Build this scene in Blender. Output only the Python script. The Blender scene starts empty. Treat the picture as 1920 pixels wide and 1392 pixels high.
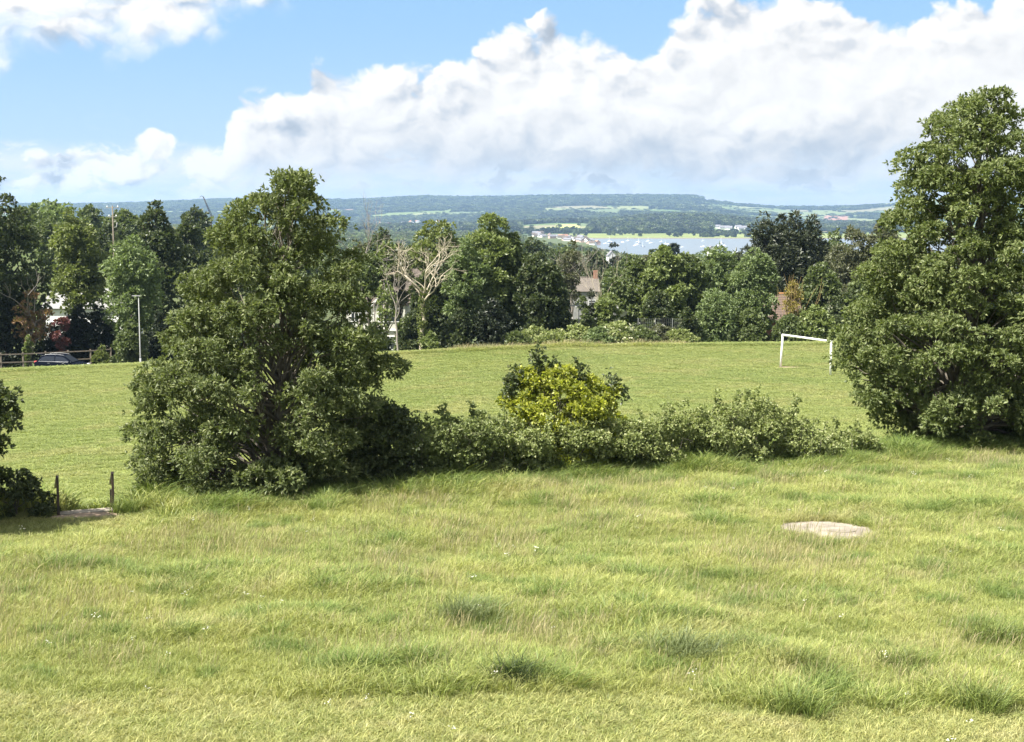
import bpy, bmesh, math, random
import numpy as np
from mathutils import Vector, Matrix

SC = bpy.context.scene
COL = SC.collection
R = math.radians

# ------------------------------------------------------------------ camera
FPX, CX, CY, HORIZON = 2600.0, 960.0, 696.0, 400.0
PITCH = math.atan((CY - HORIZON) / FPX)
cam_d = bpy.data.cameras.new("camera")
cam_d.sensor_width = 36.0
cam_d.lens = 36.0 * FPX / 1920.0
cam_d.clip_start = 0.1
cam_d.clip_end = 60000.0
cam = bpy.data.objects.new("camera", cam_d)
COL.objects.link(cam)
cam.location = (0, 0, 0)
cam.rotation_euler = (math.pi / 2 - PITCH, 0, 0)
SC.camera = cam
SC.render.resolution_x, SC.render.resolution_y = 1024, 742
SC.render.engine = 'CYCLES'
SC.cycles.use_denoising = True
SC.cycles.max_bounces = 8
SC.cycles.diffuse_bounces = 3
SC.cycles.glossy_bounces = 2
SC.cycles.transmission_bounces = 4
SC.cycles.volume_bounces = 0
SC.cycles.transparent_max_bounces = 8
SC.view_settings.view_transform = 'Standard'
SC.view_settings.look = 'None'
SC.view_settings.gamma = 1.0
SC.view_settings.use_curve_mapping = False
SC.view_settings.exposure = 1.58

# ------------------------------------------------------------------ sun
SUN_EL = R(54)
SUN_AZ = R(-120)                     # from +Y towards +X: to the left, a little behind the camera
sd = Vector((math.sin(SUN_AZ) * math.cos(SUN_EL), math.cos(SUN_AZ) * math.cos(SUN_EL), math.sin(SUN_EL)))
sun_d = bpy.data.lights.new("sun", 'SUN')
sun_d.energy = 5.0
sun_d.angle = R(0.53)
sun_d.color = (1.0, 0.955, 0.88)
sun = bpy.data.objects.new("sun", sun_d)
COL.objects.link(sun)
sun.rotation_euler = sd.to_track_quat('Z', 'Y').to_euler()
sun.location = (-60, -25, 80)


# ------------------------------------------------------------------ node helper
class NT:
    def __init__(s, tree):
        s.t = tree
        s.t.nodes.clear()

    def n(s, typ, **kw):
        nd = s.t.nodes.new(typ)
        for k, v in kw.items():
            setattr(nd, k, v)
        return nd

    def put(s, sock, v):
        if isinstance(v, bpy.types.NodeSocket):
            s.t.links.new(v, sock)
        else:
            sock.default_value = v

    def m(s, op, a, b=0.0, c=0.0, clamp=False):
        nd = s.n('ShaderNodeMath', operation=op, use_clamp=clamp)
        s.put(nd.inputs[0], a)
        s.put(nd.inputs[1], b)
        s.put(nd.inputs[2], c)
        return nd.outputs[0]

    def mr(s, v, a, b, c=0.0, d=1.0, smooth=True):
        nd = s.n('ShaderNodeMapRange', interpolation_type='SMOOTHSTEP' if smooth else 'LINEAR')
        for i, x in enumerate((v, a, b, c, d)):
            s.put(nd.inputs[i], x)
        return nd.outputs[0]

    def mix(s, f, a, b, bt='MIX'):
        nd = s.n('ShaderNodeMix', data_type='RGBA', blend_type=bt)
        s.put(nd.inputs[0], f)
        s.put(nd.inputs[6], a if isinstance(a, bpy.types.NodeSocket) else (*a[:3], 1))
        s.put(nd.inputs[7], b if isinstance(b, bpy.types.NodeSocket) else (*b[:3], 1))
        return nd.outputs[2]

    def vec(s, x, y, z=0.0):
        nd = s.n('ShaderNodeCombineXYZ')
        for i, v in enumerate((x, y, z)):
            s.put(nd.inputs[i], v)
        return nd.outputs[0]

    def vadd(s, a, b):
        nd = s.n('ShaderNodeVectorMath', operation='ADD')
        s.put(nd.inputs[0], a)
        s.put(nd.inputs[1], b)
        return nd.outputs[0]

    def vmul(s, a, b):
        nd = s.n('ShaderNodeVectorMath', operation='MULTIPLY')
        s.put(nd.inputs[0], a)
        s.put(nd.inputs[1], b)
        return nd.outputs[0]

    def noise(s, v, scale, detail=4.0, rough=0.55, dist=0.0, color=False, dim='3D'):
        nd = s.n('ShaderNodeTexNoise', noise_dimensions=dim)
        s.put(nd.inputs['Vector'], v)
        nd.inputs['Scale'].default_value = scale
        nd.inputs['Detail'].default_value = detail
        nd.inputs['Roughness'].default_value = rough
        nd.inputs['Distortion'].default_value = dist
        return nd.outputs['Color' if color else 'Fac']

    def voro(s, v, scale, detail=3.0, rough=0.55, smooth=0.35):
        nd = s.n('ShaderNodeTexVoronoi', feature='SMOOTH_F1', voronoi_dimensions='2D')
        s.put(nd.inputs['Vector'], v)
        nd.inputs['Scale'].default_value = scale
        nd.inputs['Detail'].default_value = detail
        nd.inputs['Roughness'].default_value = rough
        nd.inputs['Smoothness'].default_value = smooth
        return nd.outputs['Distance']

    def curve(s, v, pts, lo, hi):
        """piecewise curve of v through pts [(v, y)]; v in lo..hi"""
        nd = s.n('ShaderNodeFloatCurve')
        t = s.mr(v, lo, hi, smooth=False)
        s.put(nd.inputs['Value'], t)
        ys = [p[1] for p in pts]
        y0, y1 = min(ys), max(ys)
        c = nd.mapping.curves[0]
        P = [((x - lo) / (hi - lo), (y - y0) / (y1 - y0)) for x, y in pts]
        while len(c.points) < len(P):
            c.points.new(0.5, 0.5)
        for p, (x, y) in zip(c.points, P):
            p.location = (x, y)
        nd.mapping.update()
        return s.mr(nd.outputs[0], 0.0, 1.0, y0, y1, smooth=False)


# ------------------------------------------------------------------ world: sky and cumulus
world = bpy.data.worlds.new("World")
SC.world = world
world.use_nodes = True
w = NT(world.node_tree)
sky = w.n('ShaderNodeTexSky', sky_type='NISHITA')
sky.sun_disc = False
sky.sun_elevation = SUN_EL
sky.sun_rotation = SUN_AZ
sky.altitude = 60
sky.air_density = 1.0
sky.dust_density = 0.6
sky.ozone_density = 1.6
tc = w.n('ShaderNodeTexCoord')
sep = w.n('ShaderNodeSeparateXYZ')
w.t.links.new(tc.outputs['Generated'], sep.inputs[0])
dx, dy, dz = sep.outputs
az = w.m('ARCTAN2', dx, dy)
el = w.m('ARCSINE', dz)
U = w.m('MULTIPLY_ADD', az, 2.6, 0.96)        # azimuth, 1 unit = 22 degrees
V = w.m('MULTIPLY_ADD', el, -2.6, 0.40)       # 0.40 at the horizon, smaller = higher
P3 = w.vec(U, w.m('MULTIPLY', V, 1.25), 0.0)
warp = w.noise(P3, 7.0, 4, 0.6, color=True, dim='2D')
warp = w.vmul(w.vadd(warp, (-0.5, -0.5, -0.5)), (0.09, 0.09, 0.0))
PW = w.vadd(P3, warp)
puff = w.m('SUBTRACT', 1.0, w.voro(PW, 6.3, 3.5, 0.52, 0.4))
PWs = w.vadd(PW, (-0.016, -0.022, 0.0))       # a step towards the sun
puff_s = w.m('SUBTRACT', 1.0, w.voro(PWs, 6.3, 3.5, 0.52, 0.4))
fb = w.noise(PW, 5.0, 7, 0.6, dim='2D')
fine = w.noise(PW, 22.0, 5, 0.6, dim='2D')
big = w.noise(w.vadd(P3, (3.1, 1.7, 0)), 3.2, 4, 0.5, dim='2D')
# the great bank: everything below this outline
top = w.curve(U, [(-0.6, .33), (0.0, .36), (.25, .36), (.38, .33), (.425, .285), (.45, .22), (.50, .19), (.56, .20), (.60, .135),
                  (.68, .11), (.78, .135), (.84, .135), (.90, .08), (.96, .055), (1.10, .075), (1.17, .08), (1.25, .03),
                  (1.34, .0), (1.48, -.01), (1.62, .01), (1.75, .005), (1.95, -.06), (2.6, .1)], -0.6, 2.6)
s_bank = w.m('ADD', w.m('SUBTRACT', V, top), w.m('ADD', .012, w.m('MULTIPLY', w.mr(U, .40, .46), w.mr(U, .70, 1.0, .022, .0))))
# every cloud edge is broken up by the puffs
edge = w.m('ADD', w.m('MULTIPLY', w.m('SUBTRACT', puff, 0.62), 0.10), w.m('MULTIPLY', w.m('SUBTRACT', fb, 0.5), 0.11))
d_bank = w.mr(w.m('ADD', s_bank, edge), -0.008, 0.022)
d_bank = w.m('MULTIPLY', d_bank, w.mr(w.m('ADD', V, w.m('MULTIPLY', w.m('SUBTRACT', fb, .5), .14)), .295, .345, 1.0, .12))
# upper left cloud: above this outline
low = w.curve(U, [(-0.6, .25), (-.2, .24), (0.0, .225), (.06, .20), (.12, .165), (.2, .155), (.3, .15), (.40, .13), (.46, .105),
                  (.56, .085), (.60, .03), (.70, -.10), (2.6, -.2)], -0.6, 2.6)
s_left = w.m('SUBTRACT', low, V)
d_left = w.mr(w.m('ADD', s_left, w.m('MULTIPLY', edge, 0.8)), -0.004, 0.070)
d_left = w.m('MULTIPLY', d_left, w.mr(w.noise(w.vmul(PW, (.7, 1.6, 1.0)), 5.0, 6, .6, dim='2D'), 0.30, 0.55, 0.5, 1.0))
# small cumulus heads over the left horizon
def blob(u, v, ru, rv):
    a = w.m('DIVIDE', w.m('SUBTRACT', U, u), ru)
    b = w.m('DIVIDE', w.m('SUBTRACT', V, v), rv)
    q = w.m('SQRT', w.m('ADD', w.m('MULTIPLY', a, a), w.m('MULTIPLY', b, b)))
    return w.m('MULTIPLY', w.m('SUBTRACT', 1.0, q), rv)
s_cu = blob(.325, .275, .09, .055)
for bb in ((.11, .318, .10, .040), (.20, .308, .09, .034), (.02, .305, .07, .030), (.37, .305, .08, .05), (.30, .325, .10, .04)):
    s_cu = w.m('MAXIMUM', s_cu, blob(*bb))
d_cu = w.mr(w.m('ADD', s_cu, w.m('MULTIPLY', w.m('ADD', edge, w.m('MULTIPLY', w.m('SUBTRACT', fine, .5), .05)), 0.6)), -0.004, 0.014)
# thin streaky layer low over the horizon
PS = w.vmul(P3, (1.0, 3.2, 1.0))
streak = w.noise(w.vadd(PS, w.vmul(warp, (1.5, 1.5, 0))), 6.0, 6, 0.6, dim='2D')
d_low = w.m('MULTIPLY', w.mr(V, .265, .315), w.mr(streak, .32, .62, .45, 1.0))
d_low = w.m('MULTIPLY', d_low, w.mr(V, .40, .375, .7, 1.0))
puffs = w.noise(w.vadd(w.vmul(PW, (1.0, 1.9, 1.0)), (5.2, .7, 0)), 9.0, 6, .58, dim='2D')
d_pf = w.m('MULTIPLY', w.mr(puffs, .465, .575), w.m('MULTIPLY', w.mr(V, .268, .295), w.mr(V, .385, .345)))
d_pf = w.m('MULTIPLY', d_pf, .92)
wisp = w.m('MULTIPLY', w.mr(blob(.232, .238, .035, .016), -0.004, 0.012), w.mr(fine, .45, .7, 0.0, .6))
dens = w.m('MAXIMUM', d_bank, w.m('MAXIMUM', d_left, w.m('MAXIMUM', d_cu, w.m('MAXIMUM', wisp, d_pf))))
# light and grey inside the clouds
relief = w.m('MULTIPLY', w.m('SUBTRACT', puff, puff_s), w.mr(s_bank, .02, .16, 0.95, 0.26))
soft = w.noise(w.vadd(w.vmul(PW, (1.0, 1.7, 1.0)), (7.3, 2.2, 0)), 2.2, 6, 0.52, dim='2D')
body = w.m('MULTIPLY', w.mr(s_bank, .01, .12, .1, 1.0), w.mr(soft, .42, .68))
base = w.m('MULTIPLY', w.mr(w.m('ADD', V, w.m('MULTIPLY', w.m('SUBTRACT', fb, .5), .16)), .20, .30), w.mr(U, .40, .58, .15, 1.0))
deep = w.m('MAXIMUM', w.m('MULTIPLY', body, .55), w.m('MULTIPLY', base, w.mr(soft, .30, .60, .5, .95)))
deep = w.m('MULTIPLY', deep, w.mr(U, 1.5, 1.75, 1.0, .55))
darks = None
for bb in ((1.245, .105, .055, .05), (1.17, .09, .05, .035), (1.08, .135, .07, .03), (1.53, .068, .045, .020), (1.40, .16, .05, .018), (1.83, .135, .04, .018), (.985, .13, .04, .02)):
    q = w.mr(w.m('ADD', blob(*bb), w.m('MULTIPLY', w.m('ADD', edge, w.m('MULTIPLY', w.m('SUBTRACT', fine, .5), .06)), 0.6)), -0.006, 0.026)
    darks = q if darks is None else w.m('MAXIMUM', darks, q)
shade = w.m('ADD', w.m('MULTIPLY', deep, 0.25), w.m('MULTIPLY', darks, 0.22))
shade = w.m('ADD', shade, w.m('MULTIPLY', w.m('SUBTRACT', .5, w.noise(PW, 9.0, 6, .6, dim='2D')), .15))
lum = w.m('SUBTRACT', w.m('ADD', 1.02, relief), shade)
lum = w.m('MINIMUM', w.m('MAXIMUM', lum, 0.60), 1.08)
ccol = w.mix(w.mr(lum, .66, .97), (.76, .865, 1.0), (1.0, 1.0, 1.0))
CLOUD = 6.3
cl = w.vmul(ccol, w.vec(lum, lum, lum))
cl = w.vmul(cl, (CLOUD, CLOUD, CLOUD))
lowc = (CLOUD * .84, CLOUD * .91, CLOUD * 1.0)
blue = w.mix(w.mr(V, .36, .0), (3.1, 4.6, 6.5), (2.15, 4.0, 6.4))
blue = w.mix(w.mr(V, 0.0, -2.0), blue, (.7, 1.7, 4.2))
skyc = w.mix(.75, sky.outputs[0], blue)
c1 = w.mix(d_low, skyc, lowc)
c2 = w.mix(dens, c1, cl)
bg = w.n('ShaderNodeBackground')
w.t.links.new(c2, bg.inputs[0])
bg.inputs[1].default_value = 0.053
out = w.n('ShaderNodeOutputWorld')
w.t.links.new(bg.outputs[0], out.inputs[0])
world.cycles.sampling_method = 'MANUAL'
world.cycles.sample_map_resolution = 512

# ------------------------------------------------------------------ numeric helpers
def vn(x, y, seed=0):
    x = np.asarray(x, float); y = np.asarray(y, float)
    xi = np.floor(x).astype(np.int64); yi = np.floor(y).astype(np.int64)
    fx = x - xi; fy = y - yi
    fx = fx * fx * (3 - 2 * fx); fy = fy * fy * (3 - 2 * fy)
    def h(a, b):
        n = (a * 374761393 + b * 668265263 + seed * 974634777) & 0xFFFFFFFF
        n = ((n ^ (n >> 13)) * 1274126177) & 0xFFFFFFFF
        return ((n ^ (n >> 16)) & 0xFFFF) / 65535.0
    return (h(xi, yi) * (1 - fx) + h(xi + 1, yi) * fx) * (1 - fy) + (h(xi, yi + 1) * (1 - fx) + h(xi + 1, yi + 1) * fx) * fy

def fbm(x, y, seed=0, octs=4):
    t = 0.0; a = 0.5; n = 0.0
    for i in range(octs):
        t = t + a * vn(x * 2 ** i, y * 2 ** i, seed + i * 17); n += a; a *= 0.55
    return t / n

def sst(a, b, x):
    t = np.clip((np.asarray(x, float) - a) / (b - a), 0, 1)
    return t * t * (3 - 2 * t)

def hedge_line(x):
    return 30.0 + 0.452 * (np.clip(x, -45, 60) + 9.2)

def pitch_end(x):
    return 122.0 + 0.07 * np.clip(x, -60, 60)

def ground(x, y):
    x = np.asarray(x, float); y = np.asarray(y, float)
    s = y - hedge_line(x)
    zm = -6.25 - 0.03 * (np.clip(y, -10, 200) - 16)
    zm = zm + 0.14 * (fbm(x / 3.5, y / 3.5, 5, 2) - 0.5) * sst(45, 30, y)
    zp = -11.45 + 0.037 * (np.clip(x, -70, 5) - 15) * (1 - sst(150, 420, y)) + 1.9 * np.exp(-np.clip(s - 9, 0, 500) / 25)
    k = sst(1.0, 14.0, s)
    z = zm * (1 - k) + zp * k
    # the flight of steps is cut into the bank
    tx = (x + 9.22) * .956 + (y - 30.42) * .292; ty = -(x + 9.22) * .292 + (y - 30.42) * .956
    z = z - (.32 + .12 * np.clip(ty, 0, 2)) * sst(.95, .6, np.abs(tx)) * sst(.12, .5, ty) * sst(2.6, 1.7, ty)
    d = np.clip(y - pitch_end(x), 0, None)
    z = z - 1.2 * sst(0, 7, d)
    z = z - 37.6 * (1 - np.exp(-np.clip(d - 7, 0, None) / 500))
    z = z - 5.0 * sst(1620, 1800, np.hypot(x, y)) * sst(.055, .075, x / np.maximum(np.abs(y), 1)) - 5.0 * sst(2350, 2560, y) * sst(.050, .066, x / np.maximum(np.abs(y), 1))
    z = z + 2.6 * sst(.066, .050, x / np.maximum(np.abs(y), 1)) * sst(900, 2000, y)
    u = x / np.maximum(np.abs(y), 1)
    z = z + 17 * sst(-0.06, -0.30, u) * sst(25, 160, d)
    return np.maximum(z, -53.0)

def gz(x, y):
    return float(ground(x, y))

def at(px, py, D):
    """world point seen at photo pixel (px, py) at distance D ahead"""
    a = (px - CX) / FPX; v = (CY - py) / FPX
    dy_ = math.cos(PITCH) + v * math.sin(PITCH); dz_ = -math.sin(PITCH) + v * math.cos(PITCH)
    k = D / dy_
    return Vector((a * k, D, dz_ * k))

def G(px, D):
    """ground point at distance D in the photo's column px"""
    x = (px - CX) / FPX * D
    for _ in range(4):
        z = gz(x, D)
        x = (px - CX) / FPX * (D * math.cos(PITCH) - z * math.sin(PITCH))
    return Vector((x, D, gz(x, D)))

def hit(px, py, lo=8.0, hi=140.0):
    D = lo
    while D < hi:
        p = at(px, py, D)
        if p.z <= gz(p.x, D):
            return Vector((p.x, D, gz(p.x, D)))
        D += 0.05
    return G(px, hi)

# ------------------------------------------------------------------ object helpers
def link(o):
    COL.objects.link(o)
    return o

def props(o, label=None, cat=None, group=None, kind=None):
    if label: o['label'] = label
    if cat: o['category'] = cat
    if group: o['group'] = group
    if kind: o['kind'] = kind
    return o

def thing(name, label, cat, loc, group=None, rz=0.0):
    o = link(bpy.data.objects.new(name, None))
    o.empty_display_size = 0.3
    o.location = loc
    o.rotation_euler = (0, 0, rz)
    return props(o, label, cat, group)

def npmesh(name, Vv, Ff, mats, smooth=False, mi=None):
    me = bpy.data.meshes.new(name)
    Vv = np.asarray(Vv, np.float32)
    fl = Ff if isinstance(Ff, list) else [Ff]
    fl = [np.asarray(f, np.int32) for f in fl if len(f)]
    me.vertices.add(len(Vv))
    me.vertices.foreach_set('co', Vv.ravel())
    tot = np.concatenate([np.full(len(f), f.shape[1], np.int32) for f in fl])
    idx = np.concatenate([f.ravel() for f in fl])
    st = np.concatenate([[0], np.cumsum(tot)[:-1]]).astype(np.int32)
    me.loops.add(len(idx))
    me.loops.foreach_set('vertex_index', idx)
    me.polygons.add(len(tot))
    me.polygons.foreach_set('loop_start', st)
    me.polygons.foreach_set('loop_total', tot)
    if mi is not None:
        me.polygons.foreach_set('material_index', np.asarray(mi, np.int32))
    me.polygons.foreach_set('use_smooth', np.full(len(tot), bool(smooth)))
    for m in (mats if isinstance(mats, (list, tuple)) else [mats]):
        me.materials.append(m)
    me.update(calc_edges=True)
    return me

def meshobj(name, me, parent=None):
    o = link(bpy.data.objects.new(name, me))
    if parent is not None:
        o.parent = parent
    return o

class MB:
    """boxes, tubes and prisms gathered into one mesh"""
    def __init__(s):
        s.bm = bmesh.new()

    def box(s, c, d, rot=None, bev=0.0):
        r = bmesh.ops.create_cube(s.bm, size=1.0)
        M = Matrix.Translation(Vector(c)) @ (rot.to_4x4() if rot is not None else Matrix.Identity(4)) @ Matrix.Diagonal((*d, 1))
        bmesh.ops.transform(s.bm, matrix=M, verts=r['verts'])
        if bev:
            ed = list({e for v in r['verts'] for e in v.link_edges})
            bmesh.ops.bevel(s.bm, geom=ed, offset=bev, segments=2, affect='EDGES', profile=0.6)
        return s

    def bar(s, a, b, wd, ht=None, bev=0.0):
        a = Vector(a); b = Vector(b); d = b - a
        q = d.to_track_quat('Y', 'Z').to_matrix()
        return s.box((a + b) / 2, (wd, d.length, ht or wd), q, bev)

    def tube(s, pts, rad, seg=10, cap=True):
        pts = [Vector(p) for p in pts]
        rad = rad if isinstance(rad, (list, tuple)) else [rad] * len(pts)
        rings = []
        for i, p in enumerate(pts):
            d = (pts[min(i + 1, len(pts) - 1)] - pts[max(i - 1, 0)]).normalized()
            a = d.orthogonal().normalized(); b = d.cross(a)
            rings.append([s.bm.verts.new(p + (a * math.cos(t) + b * math.sin(t)) * rad[i]) for t in [2 * math.pi * k / seg for k in range(seg)]])
        for r0, r1 in zip(rings, rings[1:]):
            # match nearest start to avoid twisting
            off = min(range(seg), key=lambda k: (r1[k].co - r0[0].co).length)
            for k in range(seg):
                try:
                    f = s.bm.faces.new((r0[k], r0[(k + 1) % seg], r1[(k + 1 + off) % seg], r1[(k + off) % seg])); f.smooth = True
                except ValueError:
                    pass
            r1[:] = r1[off:] + r1[:off]
        if cap:
            for r_ in (rings[0], rings[-1]):
                try: s.bm.faces.new(r_)
                except ValueError: pass
        return s

    def poly(s, pts):
        s.bm.faces.new([s.bm.verts.new(Vector(p)) for p in pts])
        return s

    def prism(s, prof, axis, a, b):
        """profile [(u, v)] swept along axis ('x' : u->y, v->z ; 'y' : u->x, v->z) between a and b"""
        def P(u, v, t):
            return Vector((t, u, v)) if axis == 'x' else Vector((u, t, v))
        v0 = [s.bm.verts.new(P(u, v, a)) for u, v in prof]
        v1 = [s.bm.verts.new(P(u, v, b)) for u, v in prof]
        n = len(prof)
        s.bm.faces.new(v0); s.bm.faces.new(list(reversed(v1)))
        for i in range(n):
            s.bm.faces.new((v0[i], v1[i], v1[(i + 1) % n], v0[(i + 1) % n]))
        return s

    def build(s, name, m, parent=None):
        bmesh.ops.recalc_face_normals(s.bm, faces=s.bm.faces)
        me = bpy.data.meshes.new(name)
        s.bm.to_mesh(me); s.bm.free()
        me.materials.append(m)
        return meshobj(name, me, parent)

# ------------------------------------------------------------------ materials
def mat(name):
    m = bpy.data.materials.new(name)
    m.use_nodes = True
    return m, NT(m.node_tree)

def surf(name, col, rough=0.7, col2=None, nscale=3.0, metal=0.0, bump=0.0, spec=0.4, bscale=30.0):
    m, t = mat(name)
    p = t.n('ShaderNodeBsdfPrincipled')
    tcn = t.n('ShaderNodeTexCoord')
    if col2 is not None:
        f = t.noise(tcn.outputs['Object'], nscale, 5, 0.6)
        t.t.links.new(t.mix(t.mr(f, .35, .65), col, col2), p.inputs['Base Color'])
    else:
        p.inputs['Base Color'].default_value = (*col, 1)
    p.inputs['Roughness'].default_value = rough
    p.inputs['Metallic'].default_value = metal
    p.inputs['Specular IOR Level'].default_value = spec
    if bump:
        b = t.n('ShaderNodeBump')
        b.inputs['Strength'].default_value = bump
        b.inputs['Distance'].default_value = 0.02
        t.t.links.new(t.noise(tcn.outputs['Object'], bscale, 4, 0.6), b.inputs['Height'])
        t.t.links.new(b.outputs[0], p.inputs['Normal'])
    o = t.n('ShaderNodeOutputMaterial')
    t.t.links.new(p.outputs[0], o.inputs[0])
    return m

def leafmat(name, c1, c2, c3=None, trans=0.32, rough=0.45, spec=0.35):
    """each leaf has its own shade between c1 and c2; a few are c3"""
    f_ = 1.0 if name in ('leaf_darkest', 'needles', 'leaf_yellow', 'leaf_copper', 'leaf_purple', 'leaf_gold') else 1.3
    def gr(c):
        if name in ('leaf_yellow', 'leaf_copper', 'leaf_purple', 'leaf_gold', 'leaf_grey_green'): return c
        l = .3 * c[0] + .6 * c[1] + .1 * c[2]
        return tuple(v * .80 + l * .20 for v in c)
    c1, c2, c3 = gr(c1), gr(c2), gr(c3) if c3 else None
    c1 = tuple(v * f_ for v in c1); c2 = tuple(v * f_ for v in c2); c3 = tuple(v * f_ for v in c3) if c3 else None
    m, t = mat(name)
    g = t.n('ShaderNodeNewGeometry')
    rnd = g.outputs['Random Per Island']
    col = t.mix(rnd, c1, c2)
    if c3 is not None:
        r2 = t.m('FRACT', t.m('MULTIPLY', rnd, 17.31))
        col = t.mix(t.mr(r2, .80, .92), col, c3)
    pos = t.noise(g.outputs['Position'], 0.55, 3, 0.6)
    col = t.mix(t.mr(pos, .3, .7, 0.0, 0.45), col, t.mix(0.5, col, c2))
    p = t.n('ShaderNodeBsdfPrincipled')
    t.t.links.new(col, p.inputs['Base Color'])
    p.inputs['Roughness'].default_value = rough
    p.inputs['Specular IOR Level'].default_value = spec
    tr = t.n('ShaderNodeBsdfTranslucent')
    t.t.links.new(t.mix(1.0, col, (1.25, 1.35, .65), 'MULTIPLY'), tr.inputs[0])
    mx = t.n('ShaderNodeMixShader')
    mx.inputs[0].default_value = trans
    t.t.links.new(p.outputs[0], mx.inputs[1]); t.t.links.new(tr.outputs[0], mx.inputs[2])
    o = t.n('ShaderNodeOutputMaterial')
    t.t.links.new(mx.outputs[0], o.inputs[0])
    return m

def grassmat(name, cols, straw, trans=0.30, scale=0.35, strawlo=.52, strawhi=.72):
    m, t = mat(name)
    g = t.n('ShaderNodeNewGeometry')
    oi = t.n('ShaderNodeObjectInfo')
    n1 = t.noise(g.outputs['Position'], scale, 4, 0.6)
    n2 = t.noise(t.vadd(g.outputs['Position'], (41, 13, 0)), scale * 1.7, 4, 0.62)
    col = t.mix(t.mr(n1, .36, .64), cols[0], cols[1])
    col = t.mix(t.m('MULTIPLY', t.mr(n2, strawlo, strawhi), .75), col, straw)
    r = t.m('FRACT', t.m('ADD', oi.outputs['Random'], t.m('MULTIPLY', g.outputs['Random Per Island'], 3.7)))
    col = t.mix(t.m('MULTIPLY', t.m('POWER', r, 1.6), .9), col, cols[2])
    col = t.mix(1.0, col, t.mix(t.m('FRACT', t.m('MULTIPLY', r, 7.3)), (.48, .54, .52), (1.26, 1.22, 1.14)), 'MULTIPLY')
    p = t.n('ShaderNodeBsdfPrincipled')
    t.t.links.new(col, p.inputs['Base Color'])
    p.inputs['Roughness'].default_value = 0.5
    p.inputs['Specular IOR Level'].default_value = 0.3
    tr = t.n('ShaderNodeBsdfTranslucent')
    t.t.links.new(t.mix(1.0, col, (1.2, 1.2, .7), 'MULTIPLY'), tr.inputs[0])
    mx = t.n('ShaderNodeMixShader'); mx.inputs[0].default_value = trans
    t.t.links.new(p.outputs[0], mx.inputs[1]); t.t.links.new(tr.outputs[0], mx.inputs[2])
    o = t.n('ShaderNodeOutputMaterial'); t.t.links.new(mx.outputs[0], o.inputs[0])
    return m

def turfmat(name, c1, c2, c3, sc=(0.25, 2.2, 14.0), stretch=(1, 1, 1), bump=0.5):
    m, t = mat(name)
    g = t.n('ShaderNodeNewGeometry')
    pv = t.vmul(g.outputs['Position'], stretch)
    a = t.noise(pv, sc[0], 5, 0.6); b = t.noise(pv, sc[1], 5, 0.65); c = t.noise(pv, sc[2], 3, 0.7)
    col = t.mix(t.mr(a, .35, .65), c1, c2)
    col = t.mix(t.m('MULTIPLY', t.mr(b, .42, .68), .7), col, c3)
    col = t.mix(1.0, col, t.mix(c, (.72, .72, .72), (1.25, 1.25, 1.25)), 'MULTIPLY')
    p = t.n('ShaderNodeBsdfPrincipled')
    t.t.links.new(col, p.inputs['Base Color'])
    p.inputs['Roughness'].default_value = 0.8
    p.inputs['Specular IOR Level'].default_value = 0.15
    bp = t.n('ShaderNodeBump'); bp.inputs['Strength'].default_value = bump; bp.inputs['Distance'].default_value = 0.05
    t.t.links.new(t.m('ADD', c, b), bp.inputs['Height']); t.t.links.new(bp.outputs[0], p.inputs['Normal'])
    o = t.n('ShaderNodeOutputMaterial'); t.t.links.new(p.outputs[0], o.inputs[0])
    return m

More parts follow.
